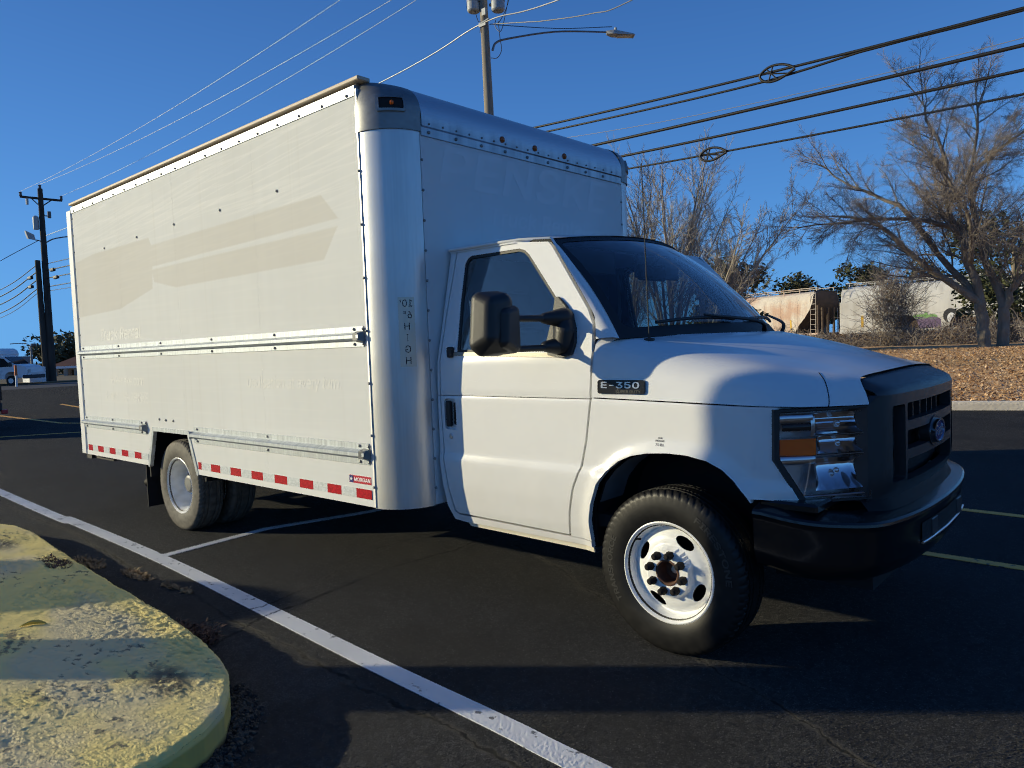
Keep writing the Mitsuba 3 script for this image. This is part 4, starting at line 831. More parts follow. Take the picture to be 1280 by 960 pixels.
ez = isl_z(eb[:, 0], eb[:, 1])
sidew = grid(np.array([np.stack([eb[:, 0], eb[:, 1], ez * (1 - t) + (-0.01) * t], -1) + np.stack([(meshkit.fbm(np.stack([eb[:, 0] * 22, eb[:, 1] * 22, 0 * ez + t * 4], -1), 3) - .5) * 0.010 * (t > 0), 0 * ez, 0 * ez], -1) for t in np.linspace(0, 1, 6)]))
def f_yellow(p, n, uv):
    g = fbm(p.x * 26, p.y * 40, 3, 4); b = fbm(p.x * 3.1, p.y * 3.1, 7, 3); l = fbm(p.x * 0.9, p.y * 0.9, 1, 2)
    c = mix((0.90, 0.72, 0.25), (0.79, 0.64, 0.25), b)
    c = mix(c, (0.64, 0.55, 0.36), dr.clip(smoothstep(0.42, 0.66, fbm(p.x * 1.6, p.y * 3.2, 4, 3)) * 0.75, 0, 1))
    worn = smoothstep(0.63, 0.75, 0.55 * g + 0.45 * b + 0.13 * smoothstep(-2.3, -2.9, p.y) * smoothstep(-3.0, -1.2, p.x))
    c = mix(c, (0.10, 0.095, 0.085), 0.8 * worn * smoothstep(0.09, 0.11, p.z))
    spot = dr.maximum(smoothstep(0.20, 0.05, dr.sqrt(dr.square((p.x + 1.31) * 0.8 + (p.y + 2.58) * 0.5) + dr.square((p.y + 2.58) * 1.6))), smoothstep(0.30, 0.05, dr.sqrt(dr.square(p.x + 4.5) + dr.square((p.y + 2.35) * 2.2))))
    c = mix(c, (0.07, 0.066, 0.06), 0.85 * spot * smoothstep(0.35, 0.55, g + 0.1))
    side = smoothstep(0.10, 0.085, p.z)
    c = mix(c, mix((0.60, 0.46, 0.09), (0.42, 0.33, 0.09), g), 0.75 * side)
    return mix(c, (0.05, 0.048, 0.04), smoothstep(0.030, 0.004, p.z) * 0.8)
M('yellow_paint', bump({'type': 'principled', 'base_color': proc(f_yellow), 'roughness': 0.75, 'specular': 0.25}, lambda p, n, uv: fbm(p.x * 70, p.y * 120, p.z * 90, 3) + 0.6 * fbm(p.x * 240, p.y * 300, p.z * 260, 2), 0.010, 1.2e-3))
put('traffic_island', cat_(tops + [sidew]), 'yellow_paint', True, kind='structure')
# crumbled asphalt and leaf litter along the island's edge
M('crumb', P_(proc(lambda p, n, uv: mix((0.02, 0.02, 0.02), (0.075, 0.065, 0.05), cell_rand(p.x * 40, p.y * 40))), 0.85))
def crumbs(n, line, spread, seed, size=(0.004, 0.012)):
    r = np.random.default_rng(seed); ls = sg.LineString(line); out = []
    for i in range(n):
        q = ls.interpolate(r.random() * ls.length); o = r.normal(0, spread, 2); s = r.uniform(*size)
        m = trimesh.creation.icosphere(0, 1.0); v = m.vertices * (s * r.uniform(0.5, 1.3, 3)) + r.normal(0, s * 0.15, (12, 3)); v[:, :2] += [q.x + o[0], q.y + o[1]]; v[:, 2] += s * 0.3
        if isl.contains(sg.Point(q.x + o[0], q.y + o[1])): continue
        out.append(trimesh.Trimesh(v, m.faces, process=False))
    return cat_(out)
put('asphalt_rubble', crumbs(1400, [(-1.28, -2.32), (-1.03, -2.42), (-0.88, -2.53), (-0.78, -2.68), (-0.70, -2.9), (-0.69, -3.2)], 0.030, 4), 'crumb', label='black asphalt rubble in the gap along the rounded yellow kerb', cat='rubble', kind='stuff')
M('dead_leaf', P_(proc(lambda p, n, uv: mix((0.10, 0.045, 0.03), (0.26, 0.17, 0.09), cell_rand(p.x * 35, p.y * 35, p.z * 20))), 0.8))
M('dead_weed', P_(proc(lambda p, n, uv: mix((0.06, 0.03, 0.022), (0.13, 0.07, 0.045), cell_rand(p.x * 90, p.y * 90, 0))), 0.85))
M('straw', P_(proc(lambda p, n, uv: mix((0.34, 0.25, 0.14), (0.20, 0.13, 0.07), cell_rand(p.x * 60, p.y * 60, 0))), 0.85))
def tuft(c, n, rx, ry, h, seed, w=0.004, ang=0.0):
    r = np.random.default_rng(seed); V, F = [], []
    for i in range(n):
        a = r.random() * 2 * math.pi; q = math.sqrt(r.random()); x, y = rx * q * math.cos(a), ry * q * math.sin(a); x, y = x * math.cos(ang) - y * math.sin(ang), x * math.sin(ang) + y * math.cos(ang)
        l = r.uniform(0.3, 1.0) * h; b = r.random() * 2 * math.pi; lean = r.uniform(0.4, 1.6) * l
        p0 = np.array([c[0] + x, c[1] + y, c[2]]); p2 = p0 + [lean * math.cos(b), lean * math.sin(b), l * r.uniform(0.2, 1)]; p1 = (p0 + p2) / 2 + [0, 0, l * 0.3]
        s = np.array([-math.sin(b), math.cos(b), r.uniform(-.5, .5)]) * w * r.uniform(0.6, 1.6); k = len(V)
        V += [p0 - s, p0 + s, p1 - s * 1.2, p1 + s * 1.2, p2]; F += [[k, k + 1, k + 3], [k, k + 3, k + 2], [k + 2, k + 3, k + 4]]
    return trimesh.Trimesh(np.array(V), np.array(F), process=False)
put('dead_weed', tuft((-2.02, -2.155, 0.0), 420, 0.20, 0.075, 0.060, 1, 0.0035, 0.1), 'dead_weed', label='dark dead weed clump against the yellow kerb by the asphalt crack', cat='weed', kind='stuff')
put('dead_weed', tuft((-3.62, -2.27, IH - 0.004), 260, 0.22, 0.06, 0.03, 2, 0.0035), 'dead_weed', label='dark dried weed lying flat on top of the yellow island', cat='weed', kind='stuff')
for i, (x, y, rx, ry, n) in enumerate([(-3.92, -1.98, 0.22, 0.07, 240), (-3.35, -1.90, 0.20, 0.05, 200), (-2.92, -1.87, 0.10, 0.03, 90), (-2.74, -1.86, 0.07, 0.025, 70)]):
    put('dry_straw', tuft((x, y, 0.0), n, rx, ry, 0.03, 10 + i, 0.004), 'straw', label='small heap of pale dry straw on the asphalt beside the white line', cat='straw', group='straw heaps along the white line', kind='stuff')
put('dead_weed', tuft((-4.35, -2.06, 0.0), 160, 0.18, 0.05, 0.04, 21, 0.003), 'dead_weed', label='thin dark weed at the foot of the yellow kerb farthest from the camera', cat='weed', kind='stuff')
def leaf(c, L, W, curl, yaw):
    t = np.linspace(0, 1, 9); w = W * np.sin(np.pi * np.clip(t, 0.02, 0.99)) ** 0.8
    P = []
    for s in np.linspace(-1, 1, 5): P.append(np.stack([(t - .5) * L, s * w, curl * (s * s) * w / W + 0.35 * curl * np.sin(t * 3)], -1))
    m = grid(np.array(P)); R = trimesh.transformations.rotation_matrix(yaw, (0, 0, 1)); m.apply_transform(R); m.apply_translation(c); return m
M('yellow_leaf', P_((0.45, 0.36, 0.08), 0.5))
put('curled_leaf', leaf((-2.46, -2.715, IH + 0.005), 0.12, 0.017, 0.016, math.radians(55)), 'yellow_leaf', True, label='yellow curled leaf lying on the island, right of the other one', cat='leaf')
put('curled_leaf', leaf((-2.50, -2.90, IH + 0.006), 0.09, 0.02, 0.02, math.radians(70)), 'yellow_leaf', True, label='small yellow leaf on the island at the left edge of the photo', cat='leaf')

# ---- bank beyond the lot
M('concrete', bump({'type': 'principled', 'base_color': proc(lambda p, n, uv: mix((0.68, 0.60, 0.49), (0.48, 0.42, 0.34), fbm(p.x * 3, p.y * 3, p.z * 12, 4))), 'roughness': 0.85}, lambda p, n, uv: fbm(p.x * 30, p.y * 30, p.z * 30, 3), 0.01, 5e-3))
ks = spline([(x, float(kerb_y(x))) for x in (-15, -10, -6, -3, 0, 4, 8, 12, 18, 25)], 260)
dist = np.r_[0, np.cumsum(np.hypot(*np.diff(ks, axis=0).T))]
for a in np.arange(0, dist[-1] - 3, 3.0):
    b = a + 2.985; s = np.linspace(a, b, 6); c = np.stack([np.interp(s, dist, ks[:, 0]), np.interp(s, dist, ks[:, 1])], -1)
    t = np.gradient(c, axis=0); t /= np.linalg.norm(t, axis=1, keepdims=True); nn = np.stack([-t[:, 1], t[:, 0]], -1)
    pr = [(0.0, 0.0), (0.012, 0.10), (0.030, 0.135), (0.16, 0.145), (0.17, 0.02)]
    P = np.array([[(x + o * u, y + o * v, z) for o, z in pr] for (x, y), (u, v) in zip(c, nn)])
    m = grid(P, flip=False); caps = [trimesh.Trimesh(P[e], [[0, 1, 2], [0, 2, 3], [0, 3, 4]], process=False) for e in (0, -1)]
    put('kerb__kerbstone', cat_([m] + caps), 'concrete')
labels['kerb'] = {'kind': 'structure'}
def bank_z(x, y):
    d = (y - kerb_y(x)) * 0.95; p = np.stack([x, y, 0 * x], -1)
    s = lambda a, b: (lambda t: t * t * (3 - 2 * t))(np.clip((d - a) / (b - a), 0, 1))
    west = np.clip((x + 20) / 4, 0, 1)
    return 0.135 + (0.64 * s(0, 13.5) - 0.62 * s(16, 34)) * west + 0.10 * (meshkit.fbm(p * 0.35, 3) - 0.5) * s(0, 2) + 0.03 * (meshkit.fbm(p * 3, 3, 4) - 0.5) * s(0, 1)
def bank(poly, res): return sheet(poly, lambda u, v: (u, v, bank_z(u, v)), res)
bpoly = sg.Polygon([(-20, 9.75), (-6, 9.70)] + [(x, float(kerb_y(x)) + 0.15) for x in (-3, 0, 4, 12, 25)] + [(60, 27), (60, 75), (-20, 75)])
near = bpoly.intersection(sg.box(-20, 9, 12, 47))
def f_bank(p, n, uv):
    a, b, r = voronoi(p.x * 19, p.y * 19); a2, b2, r2 = voronoi(p.x * 37 + 5, p.y * 37)
    g = fbm(p.x * 0.5, p.y * 0.5, 0, 4)
    c = mix((0.74, 0.46, 0.24), (0.50, 0.285, 0.14), r); c = mix(c, (0.74, 0.55, 0.34), 0.7 * smoothstep(0.72, 0.9, r2)); c = mix(c, (0.09, 0.06, 0.035), 0.6 * smoothstep(0.25, 0.0, b - a))
    return mix(c, (0.32, 0.225, 0.125), 0.5 * smoothstep(0.5, 0.75, g))
M('leaf_bank', bump({'type': 'principled', 'base_color': proc(f_bank), 'roughness': 0.9, 'specular': 0.2}, lambda p, n, uv: voronoi(p.x * 19, p.y * 19)[0] + fbm(p.x * 30, p.y * 30, 0, 2), 0.035, 6e-3))
put('grass_bank', cat_([bank(near, 0.45), bank(bpoly.difference(near), 1.5)]), 'leaf_bank', True, kind='structure')
def litter(n, seed):
    r = np.random.default_rng(seed); x = r.uniform(-12, 10, n * 2); y = kerb_y(x) + 0.2 + 13 * r.random(n * 2) ** 1.3; keep = (y < 30); x, y = x[keep][:n], y[keep][:n]; z = bank_z(x, y) + 0.012
    a = r.random(len(x)) * 6.28; L = r.uniform(0.018, 0.042, len(x)); t1, t2 = r.normal(0, .55, len(x)), r.normal(0, .55, len(x))
    u = np.stack([np.cos(a), np.sin(a), t1], -1) * L[:, None]; w = np.stack([-np.sin(a), np.cos(a), t2], -1) * L[:, None] * 0.6; c = np.stack([x, y, z], -1)
    V = np.stack([c - u, c - w, c + u, c + w], 1).reshape(-1, 3); k = np.arange(len(x))[:, None] * 4
    return trimesh.Trimesh(V, np.vstack([k + [0, 1, 2], k + [0, 2, 3]]), process=False)
M('litter_brown', P_(proc(lambda p, n, uv: mix((0.34, 0.185, 0.085), (0.80, 0.58, 0.36), dr.square(cell_rand(p.x * 14, p.y * 14, 1)))), 0.8))
put('leaf_litter', litter(52000, 5), 'litter_brown', label='brown fallen leaves covering the bank beyond the kerb', cat='fallen leaves', kind='stuff')

# ================================================================ trees
M('bark', bump({'type': 'principled', 'base_color': proc(lambda p, n, uv: mix((0.30, 0.25, 0.195), (0.13, 0.105, 0.08), fbm(p.x * 9, p.y * 9, p.z * 3, 4))), 'roughness': 0.9}, lambda p, n, uv: fbm(p.x * 14, p.y * 14, p.z * 4, 3), 0.05, 8e-3))
M('twig', P_(proc(lambda p, n, uv: mix((0.30, 0.25, 0.21), (0.17, 0.14, 0.118), noise(p.x * 2, p.y * 2, p.z * 2))), 0.85))
M('pale_twig', P_(proc(lambda p, n, uv: mix((0.42, 0.38, 0.33), (0.27, 0.24, 0.205), noise(p.x * 2, p.y * 2, p.z * 2))), 0.85))
M('pale_bark', P_(proc(lambda p, n, uv: mix((0.44, 0.39, 0.32), (0.22, 0.19, 0.15), fbm(p.x * 9, p.y * 9, p.z * 3, 4))), 0.9))
class Wood:
    """Gathers branches and makes them tubes in one go."""
    def __init__(s): s.b = {}
    def add(s, P, r, n): s.b.setdefault((len(P), n), []).append((P, r))
    def mesh(s):
        out = []
        for (k, n), items in s.b.items():
            P = np.array([i[0] for i in items]); R = np.array([i[1] for i in items])
            t = np.gradient(P, axis=1); t /= np.linalg.norm(t, axis=2, keepdims=True) + 1e-9
            a = np.cross(t, np.array([0.31, 0.2, 0.93])); a /= np.linalg.norm(a, axis=2, keepdims=True) + 1e-9; b = np.cross(t, a)
            ang = np.arange(n) * 2 * np.pi / n
            V = P[:, :, None] + R[:, :, None, None] * (np.cos(ang)[:, None] * a[:, :, None] + np.sin(ang)[:, None] * b[:, :, None])
            i, j = np.meshgrid(np.arange(k - 1), np.arange(n), indexing='ij')
            q = np.stack([i * n + j, i * n + (j + 1) % n, (i + 1) * n + (j + 1) % n, (i + 1) * n + j], -1).reshape(-1, 4)
            f = np.vstack([q[:, [0, 1, 2]], q[:, [0, 2, 3]]])
            out.append(trimesh.Trimesh(V.reshape(-1, 3), (f[None] + np.arange(len(P))[:, None, None] * k * n).reshape(-1, 3), process=False))
        return cat_(out)
def grow(W_, r, p, d, L, rad, lev, pars):
    """One branch and, along it, its own branches."""
    k = (7, 6, 5, 4, 4)[min(lev, 4)]
    P = [np.array(p, float)]; d = np.array(d, float); d /= np.linalg.norm(d)
    for i in range(k - 1):
        d = d + r.normal(0, pars['kink'] * (1 + 0.3 * lev), 3) + np.array([0, 0, pars['lift'][min(lev, len(pars['lift']) - 1)]]); d /= np.linalg.norm(d)
        P.append(P[-1] + d * L / (k - 1))
    P = np.array(P); W_[min(lev, 2)].add(P, np.linspace(rad, rad * 0.35 if lev < pars['levels'] else rad * 0.6, k), 6 if lev == 0 else 4 if lev == 1 else 3)
    if lev < pars['levels']: sprout(W_, r, P, L, rad, lev, pars)
def sprout(W_, r, P, L, rad, lev, pars, t0=0.22):
    n = pars['n'][lev]; n = max(2, int(n * r.uniform(0.8, 1.25)))
    for t in np.linspace(t0, 1.0, n) + r.uniform(-0.04, 0.04, n):
        t = float(np.clip(t, 0, 0.999)); s = t * (len(P) - 1); i = int(s); q = P[i] + (P[i + 1] - P[i]) * (s - i); ax = P[i + 1] - P[i]; ax /= np.linalg.norm(ax)
        side = np.cross(ax, r.normal(0, 1, 3)); side /= np.linalg.norm(side) + 1e-9
        th = math.radians(r.uniform(*pars['angle'])) * (1 if t < 0.97 else 0.35)
        l = L * pars['ratio'] * r.uniform(0.6, 1.15) * (1.15 - 0.55 * t)
        grow(W_, r, q, ax * math.cos(th) + side * math.sin(th), l, max(rad * 0.37 * (1 - 0.45 * t), pars['rmin']), lev + 1, pars)
def tree(key, label, limbs, pars, seed, bark='bark', twigs='twig', cat='tree', group=None):
    """limbs: (points, radius at the foot, radius at the tip, sprouts or not)."""
    r = np.random.default_rng(seed); W_ = [Wood(), Wood(), Wood()]; trunks = []
    for pts, r0, r1, on in limbs:
        P = spline(pts, 12); rr = np.linspace(r0, r1, 12)
        P[1:-1] += r.normal(0, r0 * (0.10 if on == 0 else 0.28), (10, 3))
        trunks.append(tube(P, rr, 9))
        L = np.linalg.norm(np.diff(P, axis=0), axis=1).sum()
        if on: sprout(W_, r, P, L * on, max(r0 * 0.75, 0.04), 0, pars, 0.16 if on < 1.2 else 0.1)
    tag(key, label, cat, group)
    put(key + '__trunk', cat_(trunks), bark, True)
    put(key + '__branches', cat_([W_[0].mesh(), W_[1].mesh()]), bark, True, kind='stuff')
    put(key + '__twigs', W_[2].mesh(), twigs, kind='stuff')
fine = dict(levels=3, n=(21, 16, 12, 10), angle=(26, 56), ratio=0.46, kink=0.10, lift=(0.03, 0.015, -0.01, -0.02), rmin=0.0046)
tree('bare_tree', 'leafless tree with twin trunks and low sweeping limbs on the leaf covered bank', [
    ([(-2.87, 23.88, 0.60), (-2.93, 23.87, 1.61), (-2.97, 23.86, 2.2)], 0.19, 0.165, 0),
    ([(-2.97, 23.86, 2.15), (-3.68, 23.43, 2.8), (-4.33, 22.99, 3.4), (-5.07, 22.5, 4.29), (-5.76, 22.0, 4.92), (-6.69, 21.41, 5.17)], 0.13, 0.03, 0.9),
    ([(-2.97, 23.86, 2.15), (-3.46, 24.03, 2.93), (-4.07, 24.16, 3.59), (-5.12, 24.19, 5.37), (-6.0, 24.22, 6.05), (-7.03, 24.18, 6.63), (-7.85, 24.18, 7.4)], 0.13, 0.02, 0.8),
    ([(-2.97, 23.86, 2.15), (-3.24, 23.81, 3.41), (-3.51, 23.76, 4.45), (-3.83, 23.7, 5.31), (-3.97, 23.67, 7.06), (-4.36, 23.59, 8.3), (-4.57, 23.55, 8.8)], 0.14, 0.02, 0.8),
    ([(-3.45, 23.78, 4.19), (-3.9, 23.44, 4.73), (-5.16, 22.89, 4.98), (-6.46, 22.27, 5.04), (-7.85, 21.53, 4.95)], 0.09, 0.02, 0.9),
    ([(-2.45, 24.24, 0.60), (-2.43, 24.25, 1.33), (-2.4, 24.25, 2.0)], 0.18, 0.16, 0),
    ([(-2.4, 24.25, 1.96), (-2.63, 24.32, 2.74), (-2.92, 24.38, 3.46), (-3.14, 24.44, 4.46), (-3.41, 24.49, 5.8), (-3.32, 24.61, 6.82), (-3.11, 24.75, 8.08), (-3.23, 24.83, 8.8)], 0.14, 0.02, 0.8),
    ([(-2.4, 24.25, 1.96), (-2.18, 24.21, 2.53), (-1.87, 24.17, 3.0), (-1.26, 24.16, 3.96), (-0.67, 24.14, 5.54), (-0.1, 24.2, 7.0)], 0.13, 0.02, 0.9),
    ([(-3.81, 23.71, 5.3), (-3.33, 24.05, 6.18), (-2.63, 24.42, 6.91), (-1.93, 24.77, 7.45), (-1.15, 25.1, 7.95)], 0.08, 0.02, 1.0),
    ([(-3.24, 23.81, 3.41), (-3.0, 22.6, 4.4), (-3.3, 21.6, 5.6), (-3.9, 20.9, 6.8)], 0.09, 0.02, 1.0),
    ([(-2.92, 24.38, 3.46), (-3.4, 25.6, 4.6), (-4.2, 26.8, 5.9), (-4.6, 27.6, 7.2)], 0.09, 0.02, 1.0)], fine, 11)
vase = dict(levels=3, n=(12, 9, 6, 5), angle=(16, 40), ratio=0.46, kink=0.09, lift=(0.10, 0.07, 0.03), rmin=0.0065)
def vase_tree(key, label, base, H, stems, seed, lean=(0, 0), spread=0.5):
    r = np.random.default_rng(seed); limbs = []
    for i in range(stems):
        a = 2 * math.pi * i / stems + r.uniform(-.3, .3); o = spread * r.uniform(0.45, 1.15); h = H * r.uniform(0.75, 1.0)
        p0 = np.array(base); e = p0 + [o * H * 0.75 * math.cos(a) + lean[0], o * H * 0.75 * math.sin(a) + lean[1], h]
        limbs.append(([p0 + [0.1 * math.cos(a), 0.1 * math.sin(a), -0.2], p0 * 0.72 + e * 0.28 + [0, 0, h * 0.10], p0 * 0.4 + e * 0.6 + [0, 0, h * 0.07], e], 0.062, 0.014, 0.75))
    tree(key, label, limbs, vase, seed, 'pale_bark', 'pale_twig')
vase_tree('bare_tree_001', 'leafless spreading tree with many pale stems rising behind the cab', (-11.2, 18.9, 0.6), 6.6, 13, 31, (0.1, 0.0), 0.40)
vase_tree('bare_tree_002', 'leafless tree with low slanting limbs behind the windshield', (-10.2, 19.4, 0.6), 4.8, 10, 32, (0.9, 0.4), 0.58)
vase_tree('bare_tree_003', 'leafless tree rising beside the far edge of the cargo box', (-12.6, 18.3, 0.6), 5.8, 9, 33, (0, 0), 0.30)

M('evergreen', P_(proc(lambda p, n, uv: mix((0.028, 0.042, 0.016), (0.085, 0.085, 0.032), fbm(p.x * 1.2, p.y * 1.2, p.z * 1.2, 3))), 0.8))
M('olive_leaf', P_(proc(lambda p, n, uv: mix((0.05, 0.055, 0.025), (0.14, 0.12, 0.055), fbm(p.x * 0.8, p.y * 0.8, p.z * 0.8, 3))), 0.8))
M('brown_vine', P_(proc(lambda p, n, uv: mix((0.11, 0.07, 0.045), (0.27, 0.18, 0.115), noise(p.x * 3, p.y * 3, p.z * 3))), 0.85))
def foliage(lobes, n, size, seed, flat=0.6):
    """Leaf-sized faces through uneven lobes ((x, y, z), (rx, ry, rz))."""
    r = np.random.default_rng(seed); vol = np.array([np.prod(q[1]) ** 0.67 for q in lobes]); pick = r.choice(len(lobes), n, p=vol / vol.sum())
    c = np.array([q[0] for q in lobes], float)[pick]; R = np.array([q[1] for q in lobes], float)[pick]
    d = r.normal(0, 1, (n, 3)); d /= np.linalg.norm(d, axis=1, keepdims=True); rad = r.random(n) ** 0.45
    P = c + d * R * rad[:, None]
    keep = meshkit.fbm(P / np.mean([q[1] for q in lobes]) * 2.2, 3, seed) > 0.43
    P = P[keep]; n = len(P); u = r.normal(0, 1, (n, 3)); u[:, 2] *= flat; u /= np.linalg.norm(u, axis=1, keepdims=True); w = np.cross(u, r.normal(0, 1, (n, 3))); w /= np.linalg.norm(w, axis=1, keepdims=True)
    s = size * r.uniform(0.6, 1.4, (n, 1)); V = np.stack([P - u * s, P - w * s * 0.45, P + u * s, P + w * s * 0.45], 1).reshape(-1, 3); k = np.arange(n)[:, None] * 4
    return trimesh.Trimesh(V, np.vstack([k + [0, 1, 2], k + [0, 2, 3]]), process=False)
def bushy(key, label, base, H, W, n, size, seed, mat, cat='tree', group=None, cone=0.0):
    r = np.random.default_rng(seed); b = np.array(base, float); L = []
    for i in range(9):
        t = r.uniform(0.25, 0.92); a = r.random() * 6.28; o = W * 0.5 * r.uniform(0.1, 0.7) * (1 - cone * t); q = W * r.uniform(0.16, 0.32) * (1 - cone * t * 0.6)
        L.append((b + [o * math.cos(a), o * math.sin(a), H * t], (q, q, min(q * 0.9, H * 0.3))))
    tag(key, label, cat, group)
    put(key + '__trunk', tube([b - [0, 0, 0.3], b + [0.05, 0, H * 0.4], b + [0, 0.05, H * 0.8]], [0.03 * H, 0.02 * H, 0.006 * H], 7), 'bark', True)
    put(key + '__crown', foliage(L, n, size, seed + 100, 0.7), mat, kind='stuff')
bushy('evergreen_tree', 'dark evergreen bush rising behind the windshield at the rusty hopper car', (-15.45, 32.4, 0.4), 4.7, 4.2, 5200, 0.13, 41, 'evergreen')
bushy('evergreen_tree_001', 'dark evergreen standing behind the twin trunked bare tree', (-4.4, 41.0, 0.2), 7.6, 6.0, 6500, 0.15, 42, 'evergreen')
ORD = ('first', 'second', 'third', 'fourth', 'fifth', 'sixth', 'seventh', 'eighth', 'ninth', 'tenth')
for i, (x, y, z, w, mat) in enumerate([(-40, 86, 8.6, 10, 'olive_leaf'), (-36.3, 88.6, 8.1, 7, 'evergreen'), (-33.4, 90, 9.6, 6, 'olive_leaf'), (-30.6, 90.9, 8.7, 4.5, 'evergreen'), (-27.8, 91.8, 9.9, 7, 'evergreen'), (-24.4, 92.8, 9.1, 6, 'olive_leaf'), (-20.5, 94, 9.6, 7, 'olive_leaf'), (-16, 95, 9.2, 7, 'evergreen'), (-10, 96, 9.6, 8, 'olive_leaf'), (-3, 97, 9.2, 8, 'evergreen')]):
    bushy(num('far_tree', i), f'{"dark green" if mat == "evergreen" else "dull olive"} distant tree, {ORD[i]} from the left in the row behind the hopper cars', (x, y, 0), z, w, 2600, 0.26, 60 + i, mat, 'tree', 'distant trees behind the hopper cars')
# vines and undergrowth along the track
def vine_mass(key, label, base, H, W, n, seed, cat='shrub', group=None):
    r = np.random.default_rng(seed); W_ = Wood(); b = np.array(base, float)
    for i in range(n):
        a = r.random() * 6.28; o = W / 2 * math.sqrt(r.random()); h0 = r.uniform(0.0, 0.75) * H; l = r.uniform(0.25, 0.6) * H; P = [b + [o * math.cos(a), o * math.sin(a), h0]]; d = np.array([r.normal(0, .5), r.normal(0, .5), r.choice([-0.6, 0.8, 1.0])])
        for k in range(4): d = d + r.normal(0, 0.4, 3); P.append(P[-1] + d / np.linalg.norm(d) * l / 4)
        P = np.array(P); P[:, 2] = np.maximum(P[:, 2], b[2] - 0.1); W_.add(P, np.linspace(0.014, 0.007, 5), 3)
    tag(key, label, cat, group); put(key + '__stems', W_.mesh(), 'twig', kind='stuff')
    put(key + '__dry_leaves', foliage([(b + [0, 0, H * 0.5], (W * .5, W * .5, H * .5))], int(n * 3), 0.055, seed + 7), 'brown_vine', kind='stuff')
vine_mass('vine_thicket', 'tall brown thicket of vines hanging in front of the white hopper car', (-9.7, 39.8, 0.5), 4.6, 1.9, 620, 71)
BR = sorted([(-14.5, 40, 1.6, 4, 420), (-11.8, 41, 1.5, 4, 420), (-8.0, 39.5, 1.6, 3.4, 380), (-5.6, 37.5, 1.9, 3, 420), (-3.6, 38.5, 2.0, 3, 380), (-17.8, 41.5, 2.2, 5, 480), (-21.5, 43, 2.6, 5, 480), (-6.8, 36.8, 1.3, 3, 260), (-2.0, 36, 1.5, 3, 260)])
for i, (x, y, h, w, n) in enumerate(BR):
    vine_mass(num('brush_clump', i), f'bare brown brush below the hopper cars, {ORD[i]} clump from the left', (x, y, float(bank_z(np.array(x), np.array(y)))), h * 0.85, w, n, 80 + i, 'shrub', 'brush along the railway')
# ================================================================ hopper cars
def f_car(base, stain, amt):
    def f(p, n, uv):
        g = fbm(p.x * 0.5, p.y * 0.5, p.z * 0.9, 4); v = fbm(p.x * 3.2, p.y * 3.2, p.z * 0.35, 3)
        return mix(mix(base, tuple(0.72 * c for c in base), v), stain, dr.clip(amt * smoothstep(0.42, 0.70, g * 0.7 + v * 0.3), 0, 1))
    return f
M('car_white', P_(proc(f_car((0.72, 0.70, 0.66), (0.40, 0.36, 0.30), 0.5)), 0.65))
M('car_rusty', P_(proc(f_car((0.66, 0.585, 0.50), (0.46, 0.26, 0.17), 0.75)), 0.7))
M('car_dark', P_(proc(lambda p, n, uv: mix((0.06, 0.045, 0.035), (0.13, 0.085, 0.06), fbm(p.x * 2, p.y * 2, p.z * 2, 3))), 0.8))
M('paint_yellow', P_((0.60, 0.36, 0.03), 0.5)); M('graffiti_purple', P_((0.17, 0.12, 0.20), 0.7)); M('graffiti_green', P_((0.20, 0.36, 0.13), 0.7)); M('graffiti_white', P_((0.7, 0.7, 0.72), 0.6)); M('graffiti_black', P_((0.03, 0.03, 0.035), 0.6))
